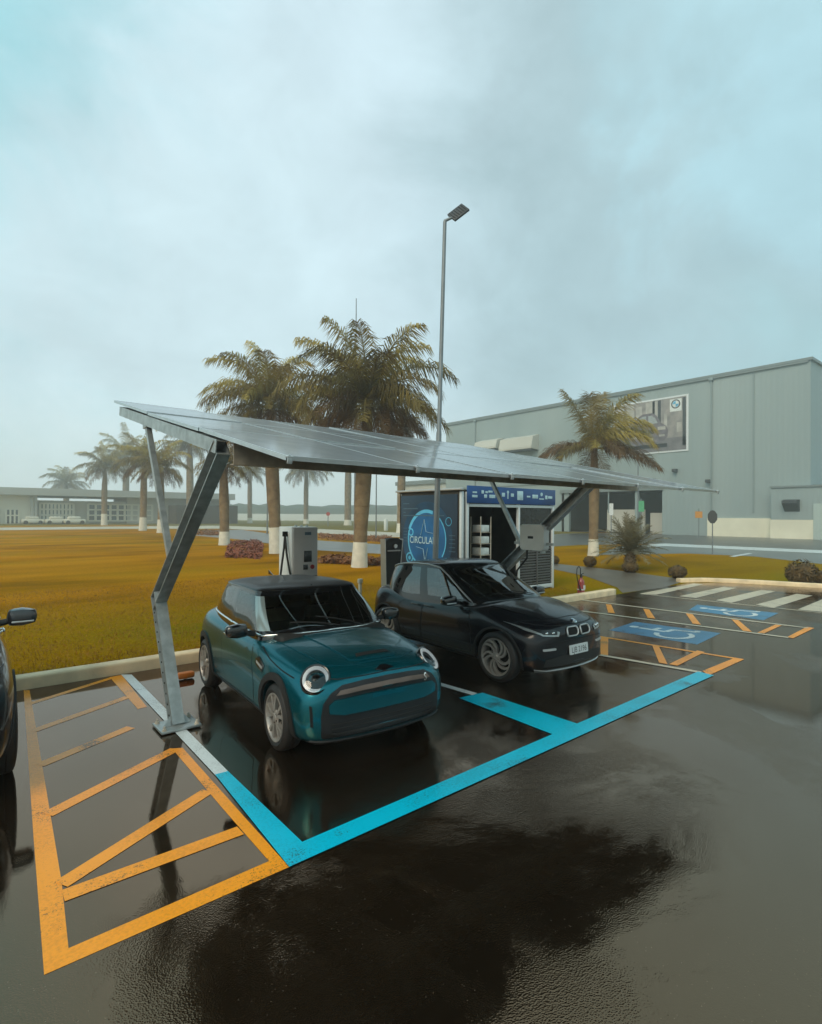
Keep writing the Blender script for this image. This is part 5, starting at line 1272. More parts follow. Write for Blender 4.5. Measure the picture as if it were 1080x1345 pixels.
# ---- palms
def frond(mb, base, az, el, L, droop, nl, ll, mi, hang=.8, rng=random):
    """arching midrib with narrow leaflets that sag"""
    d = Vector((cos(az)*cos(el), sin(az)*cos(el), sin(el))); p = Vector(base); pts = [p.copy()]; dirs = [d.copy()]; seg = 9
    for k in range(seg):
        d = (d+Vector((0, 0, -droop/seg*(.5+1.1*k/seg)))).normalized(); p = p+d*L/seg; pts.append(p.copy()); dirs.append(d.copy())
    rs = [.045*L/3.6*(1-.85*k/seg) for k in range(seg+1)]
    mb.tube(pts, rs, 4, mi, caps=False)
    for k in range(nl):
        t = .10+.90*(k+rng.random()*.6)/nl; f = t*seg; i = min(int(f), seg-1); q = pts[i].lerp(pts[i+1], f-i); dd = dirs[i]
        side = dd.cross(Vector((0, 0, 1)))
        if side.length < .05: side = Vector((cos(az+pi/2), sin(az+pi/2), 0))
        side.normalize(); upv = side.cross(dd)
        le = ll*(.35+.65*sin(pi*min(1, .12+.85*t)))*rng.uniform(.8, 1.15); w = .019*L/3.6*(1 if nl > 40 else 1.9)*rng.uniform(.8, 1.3)
        for s in (-1, 1):
            o = (side*s*(.8+rng.uniform(-.25, .2))+dd*(.4+.45*t)+upv*rng.uniform(-.3, .45)).normalized()
            m_ = q+o*le*.38; o2 = (o*.7+dd*.15+Vector((0, 0, -hang*rng.uniform(.6, 1.3)))).normalized(); e = m_+o2*le*.68
            wv = dd*w
            a0, a1, b0, b1, c0 = [mb.bm.verts.new(x) for x in (q-wv*.6, q+wv*.6, m_-wv, m_+wv, e)]
            f1 = mb.bm.faces.new((a0, a1, b1, b0)); f2 = mb.bm.faces.new((b0, b1, c0)); f1.material_index = f2.material_index = mi

def palm(base, H, L, r, label, nf=20, nl=44, seed=1, lean=(0, 0), white=1.1, fronds=None, bulge=1.25, group='palms on the lawn', ll=None, mix=(.5, .3, .2)):
    rng = random.Random(seed); b = Vector((base[0], base[1], 0))
    t = thing('palm_tree', b, label, 'palm tree', group)
    tip = b+Vector((lean[0], lean[1], H)); mb = MB(); n = 14; zs_ = [0, .02, white/H*.98, white/H*1.0, .25, .4, .55, .7, .85, .97, 1.03]
    rad = [1.35, 1.28, 1.12, 1.10, 1.05, bulge*.97, bulge, bulge*.95, .85, .62, .5]
    zs_ = sorted(zs_)
    P = [b.lerp(tip, z)+Vector((sin(z*4+seed)*.04, 0, 0)) for z in zs_]
    mb.tube(P, [r*k for k in rad], n)
    for f in mb.bm.faces:
        if f.calc_center_median().z < white: f.material_index = 1
    for k in range(int(H*3)):                              # leaf scar rings
        z = white+.3+k/3.0
        if z > H*.88: break
        q = z/H; i = max(j for j in range(len(zs_)) if zs_[j] <= q); rr = rad[i]+(rad[i+1]-rad[i])*(q-zs_[i])/(zs_[i+1]-zs_[i]+1e-6)
        c = b.lerp(tip, q)+Vector((sin(q*4+seed)*.04, 0, 0))
        mb.lathe([(-.02, rr*r*.98), (0, rr*r*1.045), (.02, rr*r*.98)], Matrix.Translation(c), 12)
    obj('trunk', mb, ['trunk', 'whitewash'], t, 50)
    cb_ = MB(); ll = ll or L*.24
    mb2 = cb_
    # stubs of old leaves round the crown shaft
    for k in range(10):
        a = k*2.4+seed; cb_.tube([tip+Vector((cos(a)*r*.5, sin(a)*r*.5, -.35)), tip+Vector((cos(a)*r*1.0, sin(a)*r*1.0, .15))], [r*.22, r*.08], 5, 2)
    if fronds:
        for az, el, LL, dr, mi in fronds: frond(cb_, tip+Vector((0, 0, rng.uniform(-.15, .2))), az, el, LL, dr, nl, ll, mi, .8, rng)
    else:
        for k in range(nf):
            q = k/(nf-1); az = k*2.39996+seed; el = radians(80-92*q**.85)+rng.uniform(-.12, .12)
            mi = 1 if q < mix[1] else (2 if q > 1-mix[2] else 0)
            frond(cb_, tip+Vector((0, 0, .25-.5*q)), az, el, L*(.8+.3*sin(pi*min(1, q+.25)))*rng.uniform(.88, 1.1), rng.uniform(1.3, 2.0), nl, ll, mi, rng.uniform(1.0, 1.7), rng)
    obj('crown', cb_, ['frond', 'frond_light', 'frond_brown'], t, 0, recalc=False)
    return t
RGT = Vector((RT.x, RT.y, 0)).normalized(); FWD = Vector((FW.x, FW.y, 0)).normalized()
def azr(dr, df=0.0):                                       # azimuth given as (rightwards, away) of the main view
    v = RGT*dr+FWD*df; return atan2(v.y, v.x)
pA, pB, pR = G(472, 745), G(362, 727), G(780, 730)
palm(pA, 7.35, 4.1, .29, 'biggest palm, dense brown crown high over the canopy, just left of the blue cabin', nf=44, nl=84, seed=3, lean=(.28, -.22), white=1.15, mix=(.5, .15, .35), ll=1.4)
palm(pB, 9.0, 4.5, .33, 'second big palm with a paler crown, its whitewashed foot beside the white charging cabinet', nf=38, nl=80, seed=8, lean=(-.3, .25), white=1.6, mix=(.4, .4, .2), ll=1.45)
fr_R = [(azr(-1, .1), radians(8), 3.7, .95, 2), (azr(-1, -.5), radians(18), 3.0, 1.3, 0), (azr(-.35, .2), radians(66), 3.9, .35, 0), (azr(-.2, -.3), radians(74), 3.3, .3, 0), (azr(.6, .4), radians(62), 4.2, 1.7, 1), (azr(.8, -.3), radians(56), 4.0, 1.9, 1),
        (azr(.5, -.5), radians(70), 4.0, 1.5, 1), (azr(1, .1), radians(10), 4.3, .95, 2), (azr(1, -.3), radians(-2), 4.0, .7, 2), (azr(.3, -1), radians(20), 3.0, 1.5, 2), (azr(-.3, -1), radians(30), 3.0, 1.4, 1), (azr(.2, 1), radians(40), 3.4, 1.4, 0),
        (azr(-.6, 1), radians(25), 3.2, 1.3, 0), (azr(.9, .6), radians(36), 3.8, 1.5, 1), (azr(-.1, .9), radians(-30), 2.4, .6, 2), (azr(.75, .1), radians(48), 4.1, 1.7, 1), (azr(-.8, .3), radians(22), 3.4, 1.2, 2), (azr(.2, .2), radians(80), 3.6, .9, 0), (azr(.7, .7), radians(22), 3.9, 1.2, 2), (azr(.9, -.6), radians(38), 3.8, 1.6, 1), (azr(.1, -.9), radians(-35), 2.2, .6, 2)]
palm(pR, 6.6, 3.8, .26, 'lone palm with few ragged golden fronds standing in front of the grey hall', seed=5, white=1.0, fronds=fr_R, nl=100, bulge=1.15, ll=1.35)
far = [((294, 716), 43.1, 612, 40, 'palm with whitewashed foot seen just right of the left canopy arm', .34, 1.05),
       ((87, 684), 188.4, 640, 27, 'faint small palm in front of the terminal windows, farthest to the left', .8, 2.4),
       ((137, 690), 115.9, 618, 33, 'hazy palm in front of the grid of windows, second along the row from the left', .5, 2.4),
       ((165, 685), 178.0, 604, 36, 'tall hazy palm with a bare thick trunk, third along the row from the left', .9, 2.0),
       ((188, 697), 83.7, 610, 37, 'hazy palm with a clear white foot left of the thin canopy strut', .42, 1.9),
       ((211, 700), 70.5, 618, 38, 'palm whose white foot shows right beside the thin canopy strut', .36, 1.7),
       ((249, 690), 121.4, 588, 40, 'tall dark palm between the thin strut and the thick canopy arm', .7, 1.4),
       ((328, 687), 160.9, 622, 27, 'thin distant palm between two thick whitewashed trunks under the canopy', .6, 1.5),
       ((402, 688), 153.0, 618, 36, 'distant palm with an open drooping crown above the charging cabinet', .6, 1.3),
       ((457, 690), 133.2, 600, 30, 'distant slender trunk just left of the biggest palm', .75, 1.3),
       ((527, 700), 76.4, 566, 27, 'palm behind the cabin roof, its green crown just above the panels', .5, 1.3)]
for k, (q, dpt, cy, hw, lab, r, wh) in enumerate(far):
    b = G(*q); dpt = depth_of((b.x, b.y, 0)); H = CAM_H+(680-cy)/F_PX*dpt-.2; L = hw/F_PX*dpt*1.12
    palm((b.x, b.y), H, L, r, lab, nf=30, nl=36, seed=20+k, white=wh, bulge=1.1, mix=(.5, .25, .3), ll=L*.30)

# sago palm in front of the hall, clipped balls and bushes
def sago(base, label):
    b = Vector((base.x, base.y, 0)); t = thing('sago_palm', b, label, 'palm'); rng = random.Random(4)
    mb = MB(); mb.tube([b, b+V(0, 0, .3), b+V(0, 0, .7), b+V(.02, 0, .85)], [.20, .24, .20, .10], 10)
    for k in range(40):
        a = k*2.4; z = .1+.6*k/40; mb.tube([b+V(cos(a)*.18, sin(a)*.18, z), b+V(cos(a)*.30, sin(a)*.30, z+.08)], [.04, .015], 4)
    obj('trunk', mb, 'trunk', t, 40)
    cb_ = MB()
    for k in range(46):
        q = k/45; frond(cb_, b+V(0, 0, .8), k*2.4, radians(85-88*q), 1.75*rng.uniform(.8, 1.1), .75, 34, .36, rng.choice((0, 0, 1)), .25, rng)
    obj('crown', cb_, ['cycad', 'cycad'], t, 0, recalc=False)
sago(G(828, 749), 'low grey green sago palm with spiky round crown on the lawn before the hall')
def shrub(base, r, h, label, seed, n=900, mt='shrub', spiky=0.0):
    b = Vector((base.x, base.y, 0)); rng = random.Random(seed); mb = MB()
    mb.ball(b+V(0, 0, h*.5), (r*.8, r*.8, h*.45), 2, 0, .2, seed)
    for k in range(n):
        v = Vector((rng.gauss(0, 1), rng.gauss(0, 1), rng.gauss(0, 1))).normalized(); rr = rng.uniform(.8, 1.05+spiky*max(0, v.z))
        c = b+Vector((v.x*r*rr, v.y*r*rr, max(.01, h*.5+v.z*h*.5*rr))); s = r*.14*rng.uniform(.6, 1.3)
        u = v.orthogonal().normalized(); w_ = v.cross(u); a = rng.random()*6; d1 = u*cos(a)+w_*sin(a)+v*.4; d2 = u*-sin(a)+w_*cos(a)
        mb.poly([c-d1*s, c+d2*s*.5, c+d1*s*(1+spiky*2), c-d2*s*.5], 0)
    tag(obj('shrub', mb, mt, None, 0, origin=b, recalc=False), label, 'shrub', 'clipped shrubs on the lawn')
shrub(G(775, 745), .30, .52, 'small clipped ball shrub below the lone palm', 1)
shrub(G(890, 760), .34, .52, 'clipped ball shrub at the path corner near the zebra crossing', 2)
shrub(G(828, 752), .34, .45, 'brown ball shrub tucked under the sago palm', 3)
shrub(G(728, 741), .26, .42, 'ball shrub half hidden by the right edge of the cabin', 4)
shrub(G(1053, 768), .44, .72, 'loose dark bush behind the kerb of the zebra crossing', 5, 1400, 'shrub', .45)
shrub(G(1082, 769), .34, .5, 'dark bush cut by the right edge behind the zebra crossing', 6)

# red ground cover beds
def bed(name, q, mt, n, seed, hgt=.2, lab=None):
    pts = gpts(q); rng = random.Random(seed); mb = MB(); xs = [p.x for p in pts]; ys = [p.y for p in pts]
    def inside(x, y):
        c = False; j = len(pts)-1
        for i in range(len(pts)):
            if (pts[i].y > y) != (pts[j].y > y) and x < (pts[j].x-pts[i].x)*(y-pts[i].y)/(pts[j].y-pts[i].y)+pts[i].x: c = not c
            j = i
        return c
    k = 0
    while k < n:
        x, y = rng.uniform(min(xs), max(xs)), rng.uniform(min(ys), max(ys))
        if not inside(x, y): continue
        edge = noise.noise(Vector((x*.55, y*.55, seed)))+.5*noise.noise(Vector((x*2, y*2, seed)))
        if edge < -.12 and rng.random() < .93: continue
        k += 1; hh = hgt*max(.12, min(1.5, .25+1.6*(edge+.12))); z = rng.uniform(.0, hh); s = rng.uniform(.06, .13); a = rng.random()*6.3
        d = Vector((cos(a), sin(a), rng.uniform(-.3, .9))); e = Vector((-sin(a), cos(a), rng.uniform(-.4, .4))); c = Vector((x, y, z))
        mb.poly([c-d*s, c+e*s*.6, c+d*s, c-e*s*.6])
    tag(obj(name, mb, mt, None, 0, recalc=False), lab, 'plants', None, 'stuff')
bed('flower_bed', [(296, 733), (300, 713), (340, 710), (346, 717), (343, 735)], 'red_leaf', 5000, 1, .24, 'reddish ground cover bed between the two whitewashed trunks')
bed('flower_bed', [(418, 740), (419, 732), (508, 735), (507, 744)], 'brown_leaf', 3600, 2, .3, 'rusty strip of ground cover at the foot of the biggest palm')
bed('flower_bed', [(419, 709), (419, 702), (515, 706), (515, 713)], 'brown_leaf', 4000, 3, .3, 'rusty ground cover strip along the far side of the path')
bed('flower_bed', [(256, 698), (290, 699), (290, 704), (256, 703)], 'brown_leaf', 2200, 4, .3, 'brown ground cover by the path under the left canopy arm')

# grass blades along the near part of the lawn
rng = random.Random(11); mb = MB()
for k in range(52000):
    u = rng.random()**1.9; y = KY+.24+u*11; x = rng.uniform(-2.5, 15.2)+u*3
    if x > 14.6 and y < 10.6 and x > 15.3: continue
    if CX0-.1 < x < CX1+.1 and CY0-.1 < y: continue
    h = rng.uniform(.018, .055)*(1+.5*noise.noise(Vector((x, y, 0)))); a = rng.random()*6.3; w = .006+.004*u
    b = Vector((x, y, 0)); d = Vector((cos(a), sin(a), 0)); t = Vector((rng.gauss(0, .4), rng.gauss(0, .4), 1))*h
    mb.poly([b-d*w, b+d*w, b+t])
tag(obj('grass', mb, 'blade', None, 0, recalc=False), 'short rusty yellow grass along the lawn edge behind the kerb', 'grass', None, 'stuff')

# ---- the grey hall
HX = 75.4
def hy(px, py=690): return on(0, HX, px, py).y
def hz(px, py): return on(0, HX, px, py).z
y_corner, y_end = hy(1065, 560), hy(586, 600); HH = 20.55
oa, ob = hy(870, 670), hy(738, 670); oz = hz(800, 646)
hall = thing('factory_hall', (HX, (y_corner+y_end)/2, 0), 'huge windowless grey clad hall with a pale base wall on the right', 'hall')
mb = MB(); X2 = HX+70
def wallq(y0, y1, z0, z1, x=HX): mb.poly([(x, y0, z0), (x, y0, z1), (x, y1, z1), (x, y1, z0)])
wallq(y_corner, oa, 0, HH); wallq(oa, ob, oz, HH); wallq(ob, y_end, 0, HH)
mb.poly([(HX, y_corner, 0), (X2, y_corner, 0), (X2, y_corner, HH), (HX, y_corner, HH)]); mb.poly([(HX, y_end, 0), (HX, y_end, HH), (X2, y_end, HH), (X2, y_end, 0)])
mb.poly([(X2, y_corner, 0), (X2, y_end, 0), (X2, y_end, HH), (X2, y_corner, HH)])
obj('wall', mb, 'cladding', hall, 0)
mb = MB(); mb.box(((HX+X2)/2, (y_corner+y_end)/2, HH+.06), (X2-HX+.5, y_end-y_corner+.5, .30)); obj('roof', mb, 'hall_trim', hall, 0)
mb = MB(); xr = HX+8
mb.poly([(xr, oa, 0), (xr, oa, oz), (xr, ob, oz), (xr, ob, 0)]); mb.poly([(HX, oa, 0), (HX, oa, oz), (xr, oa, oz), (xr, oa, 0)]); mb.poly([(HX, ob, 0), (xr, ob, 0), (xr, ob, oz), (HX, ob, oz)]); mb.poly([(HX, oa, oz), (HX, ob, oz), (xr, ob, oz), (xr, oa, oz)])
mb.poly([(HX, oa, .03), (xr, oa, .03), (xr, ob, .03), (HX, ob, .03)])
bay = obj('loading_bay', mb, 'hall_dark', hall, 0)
mb = MB(); mb.box((HX-.12, (oa+ob)/2, oz+.25), (.3, ob-oa+.4, .5)); mb.box((HX-.06, (oa+hy(586))/2, oz+1.6), (.14, abs(hy(586)-oa)*.96, .14)); obj('bay_lintel', mb, 'hall_trim', bay, 0)
for q, w in ((744, .9), (836, .5)):
    mb = MB(); mb.box((HX+.3, hy(q), oz/2), (.5, w, oz)); obj('bay_column', mb, 'cladding', bay, 0)
mb = MB(); mb.box((HX+2.5, hy(858), 1.5), (.3, 3.2, 3.0)); mb.box((HX+2.2, hy(812), 1.8), (.3, 6.0, 3.4)); obj('bay_partition', mb, 'terminal_grey', bay, 0)
mb = MB(); mb.box((HX-.10, (hy(930)+hy(1013))/2, 1.16), (.20, abs(hy(930)-hy(1013)), 2.32)); obj('base_wall', mb, 'hall_base', hall, 0)
# annexe block round the corner
XP = HX-1.6; ya = on(0, XP, 1013, 660).y; yb_ = y_corner-9; zt = on(0, XP, 1040, 639).z
mb = MB(); mb.box(((XP+HX+14)/2, (ya+yb_)/2, zt/2+1.1), (HX+14-XP, ya-yb_, zt-2.2)); an = obj('annexe', mb, 'cladding', hall, 0)
mb = MB(); mb.box(((XP+HX+14)/2, (ya+yb_)/2, 1.09), (HX+14-XP+.12, ya-yb_+.12, 2.18)); obj('annexe_base', mb, 'hall_base', an, 0)
mb = MB(); yd = on(0, XP, 1069, 680).y; mb.box((XP-.09, yd-2.2, 2.0), (.10, 4.4, 4.0)); obj('roller_door', mb, 'hall_door', an, 0)
mb = MB(); mb.box((XP+.1, (ya+yb_)/2, zt+.0), (.5, ya-yb_+.2, .22)); obj('annexe_coping', mb, 'hall_trim', an, 0)
mb = MB(); y0, y1 = on(0, XP, 1051, 660).y, on(0, XP, 1031, 660).y; z0, z1 = on(0, XP, 1040, 672).z, on(0, XP, 1040, 656).z
mb.prism([(XP-.02, y0, z0), (XP-.02, y0, z1), (XP-1.1, y0, z1-.15), (XP-1.1, y0, z1-.45)], (0, y1-y0, 0)); vh = obj('vent_hood', mb, 'sign_grey', an, 0)
for (q0, q1, zz0, zz1) in ((632, 661, 592, 577), (665, 708, 593, 573)):
    y0, y1 = hy(q1, 585), hy(q0, 585); z0, z1 = hz((q0+q1)/2, zz0), hz((q0+q1)/2, zz1)
    mb = MB(); mb.prism([(HX-.02, y0, z0), (HX-.02, y0, z1), (HX-1.6, y0, z1-.5), (HX-2.0, y0, z0+.5), (HX-2.0, y0, z0+.15)], (0, y1-y0, 0)); vt = obj('roof_vent', mb, 'terminal_grey', hall, 0)
    mb = MB(); mb.box((HX-.98, (y0+y1)/2, z0+.0), (1.8, y1-y0-.4, .2)); obj('vent_grille', mb, 'sign_grey', vt, 0)
for q in ((932, 632), (888, 618)):
    y, z = hy(*q), hz(*q); mb = MB(); mb.box((HX-.35, y, z), (.7, .55, .4), None, .05); mb.beam((HX, y, z+.1), (HX-.4, y, z+.1), .1, .1); obj('flood_light', mb, 'sign_grey', hall, 0)
for px, in ((990,), (800,)):
    mb = MB(); y = hy(px, 560); mb.box((HX-.05, y, HH/2+1.5), (.10, .16, HH-3)); obj('wall_joint', mb, 'hall_seam', hall, 0)
for px in (935, 625):
    mb = MB(); y = hy(px, 560); mb.tube([(HX-.16, y, 2.5), (HX-.16, y, HH-.1)], .11, 8); mb.box((HX-.2, y, HH-.35), (.4, .5, .4), None, .05); obj('downpipe', mb, 'hall_seam', hall)
mb = MB(); mb.box((HX-.14, (y_corner+y_end)/2, HH-.22), (.22, y_end-y_corner-.4, .22), None, .03); obj('gutter', mb, 'hall_trim', hall, 0)
# low wing running on to the left
yl = on(0, HX+2, 521, 655).y
lw = thing('low_wing', (HX+2, (y_end+yl)/2, 0), 'long low grey wing with a pale roof edge behind the cabin', 'building')
lz = on(0, HX+2, 588, 634).z
mb = MB(); mb.box((HX+14, (y_end+yl)/2, lz/2), (24, yl-y_end-.3, lz)); obj('wall', mb, 'terminal_grey', lw, 0)
mb = MB(); mb.box((HX+14, (y_end+yl)/2, lz+.4), (25, yl-y_end-.2, .8)); obj('roof', mb, 'hall_trim', lw, 0)
# billboard on the hall
b0, b1 = hy(905, 555), hy(806, 555); bz1, bz0 = hz(905, 517), hz(904, 592)
bb = thing('wall_billboard', (HX-.1, (b0+b1)/2, bz0), 'large white framed advertising picture of a car in a street on the hall wall', 'billboard')
BW, BH = b1-b0, bz1-bz0
def Bp(u, v, o): return V(HX-.12-o, b1-BW*u, bz0+BH*v)                      # u left to right as read, v upwards
def bq(mbx, u0, v0, u1, v1, o, mi=0): mbx.poly([Bp(u0, v0, o), Bp(u1, v0, o), Bp(u1, v1, o), Bp(u0, v1, o)], mi)
mb = MB(); mb.box((HX-.06, (b0+b1)/2, (bz0+bz1)/2), (.10, BW, BH)); obj('frame', mb, 'white_trim', bb, 0)
mb = MB(); bq(mb, .025, .03, .975, .97, .01); pic = obj('picture', mb, 'photo_a', bb, 0, recalc=False)
mb = MB(); bq(mb, .025, .03, .975, .26, .02, 0)
for u0, u1, v0, v1, mi in ((.05, .16, .5, .96, 1), (.2, .3, .62, .96, 1), (.33, .41, .5, .9, 1), (.46, .62, .66, .95, 1), (.62, .66, .4, .96, 2), (.55, .58, .6, .96, 2), (.70, .74, .3, .7, 1), (.93, .97, .1, .95, 2), (.86, .92, .35, .52, 1)): bq(mb, u0, v0, u1, v1, .02, mi)
obj('street_scene', mb, ['photo_road', 'photo_pale', 'sign_grey'], pic, 0, recalc=False)
mb = MB(); carp = [(.22, .24), (.20, .36), (.22, .47), (.29, .53), (.36, .70), (.42, .745), (.55, .745), (.61, .68), (.66, .55), (.73, .48), (.755, .40), (.745, .28), (.70, .22), (.50, .19), (.30, .20)]
mb.poly([Bp(u, v, .03) for u, v in carp], 0); mb.poly([Bp(u, v, .04) for u, v in [(.33, .54), (.385, .68), (.43, .70), (.54, .70), (.585, .65), (.62, .55)]], 1)
mb.poly([Bp(u, v, .045) for u, v in [(.455, .55), (.47, .70), (.495, .70), (.50, .55)]], 2)
for u0, u1, v0, v1 in ((.25, .34, .40, .46), (.62, .72, .42, .48)): bq(mb, u0, v0, u1, v1, .04, 3)
bq(mb, .40, .36, .475, .44, .04, 4); bq(mb, .49, .36, .57, .44, .04, 4); bq(mb, .42, .24, .56, .285, .04, 3); bq(mb, .26, .30, .34, .335, .04, 3); bq(mb, .64, .30, .71, .335, .04, 3); bq(mb, .24, .10, .74, .17, .025, 4)
obj('pictured_car', mb, ['photo_car', 'photo_glass', 'photo_car', 'photo_pale', 'ink'], pic, 0, recalc=False)
mb = MB(); bq(mb, .775, .72, .92, .94, .04, 0); c = (.8475, .85)
def bc(r, a, o): return Bp(c[0]+r*cos(a)/BW, c[1]+r*sin(a)/BH, o)
mb.poly([bc(.62, 2*pi*k/24, .05) for k in range(24)], 1); mb.poly([bc(.46, 2*pi*k/24, .06) for k in range(24)], 0)
for a in (0, 1): mb.poly([bc(0, 0, .07)]+[bc(.42, pi/2+a*pi+k*pi/16, .07) for k in range(9)], 2)
for f in mb.bm.faces:
    pass
obj('maker_emblem', mb, ['sign_white', 'sign_grey', 'print_cyan'], pic, 0, recalc=False)

# ---- signs and slim poles
def pole_sign(px, ybot, ytop, dpt, r, cat, label, head=None, name='road_sign', taper=None):
    b = EYE+ray(px, ybot)*dpt; b.z = 0; top = (EYE+ray(px, ytop)*dpt).z
    t = thing(name, b, label, cat); mb = MB(); mb.tube([b, b+V(0, 0, top)], [r, taper or r], 8); obj('pole', mb, 'pole_grey', t, 50)
    if head: head(t, b, dpt)
    return t
def face_to(b):
    d = (EYE-b); d.z = 0; d.normalize(); return d, Vector((-d.y, d.x, 0))
def disc_head(pxc, pyc, rx, ry, mt, n=16, frontcol=None):
    def f(t, b, dpt):
        c = EYE+ray(pxc, pyc)*dpt; c.x, c.y = b.x, b.y; n_, s_ = face_to(b); kx, ky = rx*dpt/F_PX, ry*dpt/F_PX; c += n_*.09
        mb = MB(); mb.prism([c+s_*(kx*cos(2*pi*(k+.5)/n))+V(0, 0, ky*sin(2*pi*(k+.5)/n)) for k in range(n)], n_*.03); obj('sign_plate', mb, mt, t, 0)
    return f
pole_sign(918, 705, 668, 66, .05, 'road sign', 'small orange warning sign on a thin post near the hall base wall', disc_head(918, 676, 6, 6, 'sign_orange', 4))
pole_sign(936, 728, 670, 35.8, .035, 'road sign', 'dark eight sided sign seen from behind on a thin post by the grass edge', disc_head(936, 679, 6, 9, 'sign_grey', 8))
pole_sign(803, 700, 662, 62, .05, 'road sign', 'narrow white upright sign before the dark loading bay', disc_head(803, 669, 3.5, 11, 'sign_white', 4))
pole_sign(842, 705, 655, 60, .06, 'road sign', 'green sign on a post in front of the loading bay above the sago palm', disc_head(842, 665, 5.5, 10, 'sign_green', 4))
pole_sign(838, 706, 592, 58, .08, 'pole', 'tall thin dark pole rising in front of the hall billboard', None, 'flag_pole', .06)
pole_sign(351, 697, 606, 70, .10, 'light pole', 'thin pole between the thick trunks left of the charging cabinet', None, 'light_pole', .07)
pole_sign(494, 706, 604, 55, .07, 'light pole', 'thin pole between the biggest palm and the cabin', None, 'light_pole', .05)
pole_sign(466, 707, 391, 60, .13, 'mast', 'very tall thin mast rising above the biggest palm', None, 'lightning_mast', .05)
p = G(507, 697); mb = MB(); d = depth_of(p); mb.box((p.x, p.y, 15/F_PX*d/2), (.5, .5, 15/F_PX*d), None, .05); tag(obj('gate_post', mb, 'sign_white', None, origin=(p.x, p.y, 0)), 'stubby white post far off left of the cabin', 'post')
pole_sign(431, 688, 672, 120, .10, 'road sign', 'tiny red sign on the far field above the cabinet', disc_head(431, 675, 2.6, 2.6, 'sign_red', 12))

# ---- terminal on the far left
TY = 150.0
def T(px, py, off=0): return on(1, TY, px, py)
tw = thing('terminal_building', (T(150, 687).x, TY, 0), 'long low terminal with a flat grey roof and a grid of windows across the lawn', 'building')
xl, xm, xn, xe = T(-170, 686).x, T(48, 686).x, T(168, 686).x, T(305, 686).x
ztop = T(100, 643).z; zfas = T(100, 652).z
mb = MB(); mb.box(((xl+xe)/2, TY+10, ztop-(ztop-zfas)/2), (xe-xl, 24, ztop-zfas)); obj('roof', mb, 'terminal_roof', tw, 0)
mb = MB(); mb.box(((xl+xm)/2, TY+8, zfas/2), (xm-xl, 15, zfas)); obj('wall', mb, 'terminal_wall', tw, 0)
mb = MB(); mb.box(((xm+xn)/2, TY+9.5, zfas*.42), (xn-xm-.2, 15, zfas*.84)); mb.box(((xn+xe)/2, TY+9, zfas*.5), (xe-xn-.2, 15, zfas)); obj('grey_wall', mb, 'terminal_grey', tw, 0)
for k in range(2):
    u0, u1 = (xm+.8, (xm+xn)/2-2) if k == 0 else ((xm+xn)/2+1, xn+6)
    mb = MB(); mb.box(((u0+u1)/2, TY+1.7, zfas*.42), (u1-u0, .25, zfas*.62)); w = obj('window', mb, 'terminal_glass', tw, 0)
    mb = MB(); nn = 9
    for j in range(nn+1): mb.box((u0+(u1-u0)*j/nn, TY+1.5, zfas*.42), (.5, .22, zfas*.62))
    for j in range(4): mb.box(((u0+u1)/2, TY+1.45, zfas*(.11+.62*j/3)), (u1-u0, .2, .35))
    obj('window_grid', mb, 'terminal_wall', w, 0)
for q0, q1 in ((8, 25), (-40, -12), (-3, 2)):
    mb = MB(); a, b = T(q0, 680).x, T(q1, 680).x; mb.box(((a+b)/2, TY+.45, zfas*.26), (b-a, .3, zfas*.46)); w = obj('window', mb, 'terminal_glass', tw, 0)
    mb = MB()
    for j in range(4): mb.box((a+(b-a)*j/3, TY+.26, zfas*.26), (.35, .12, zfas*.46))
    mb.box(((a+b)/2, TY+.24, zfas*.30), (b-a, .12, .3)); obj('window_grid', mb, 'terminal_wall', w, 0)
for px in (42, 47):
    mb = MB(); x = T(px, 650).x; mb.box((x, TY-.3, zfas*.5), (.5, .5, zfas)); obj('canopy_column', mb, 'terminal_roof', tw, 0)
mb = MB(); a, b = T(222, 680).x, T(300, 680).x; mb.box(((a+b)/2, TY-3, T(260, 664).z/2), (b-a, 7, T(260, 664).z)); sh = obj('shed', mb, 'hall_dark', None, 0, origin=((a+b)/2, TY-3, 0)); tag(sh, 'low dark brown shed before the right end of the terminal', 'shed')
for k, px in enumerate((74, 98, 43)):
    p = G(px, 688.5); d = depth_of(p); mb = MB(); s = 1.0*d/100
    mb.box((p.x, p.y, .55*s), (3.4*s, 1.6*s, .7*s), None, .2*s); mb.box((p.x-.1*s, p.y, 1.1*s), (2.0*s, 1.45*s, .6*s), None, .22*s)
    for sx in (-1.1, 1.1):
        mb.lathe([(-.82*s, 0), (-.82*s, .34*s), (.82*s, .34*s), (.82*s, 0)], Matrix.Translation((p.x+sx*s, p.y, .34*s)) @ Matrix.Rotation(pi/2, 4, 'X'), 12, 1)
    tag(obj('distant_car', mb, ['terminal_wall', 'rubber'], None, 30, origin=(p.x, p.y, 0)), ['tiny pale car below the terminal windows, middle of three', 'tiny pale car close to the faint small palm trunk by the terminal', 'tiny pale car before the white terminal wall'][k], 'car', 'cars parked by the terminal')

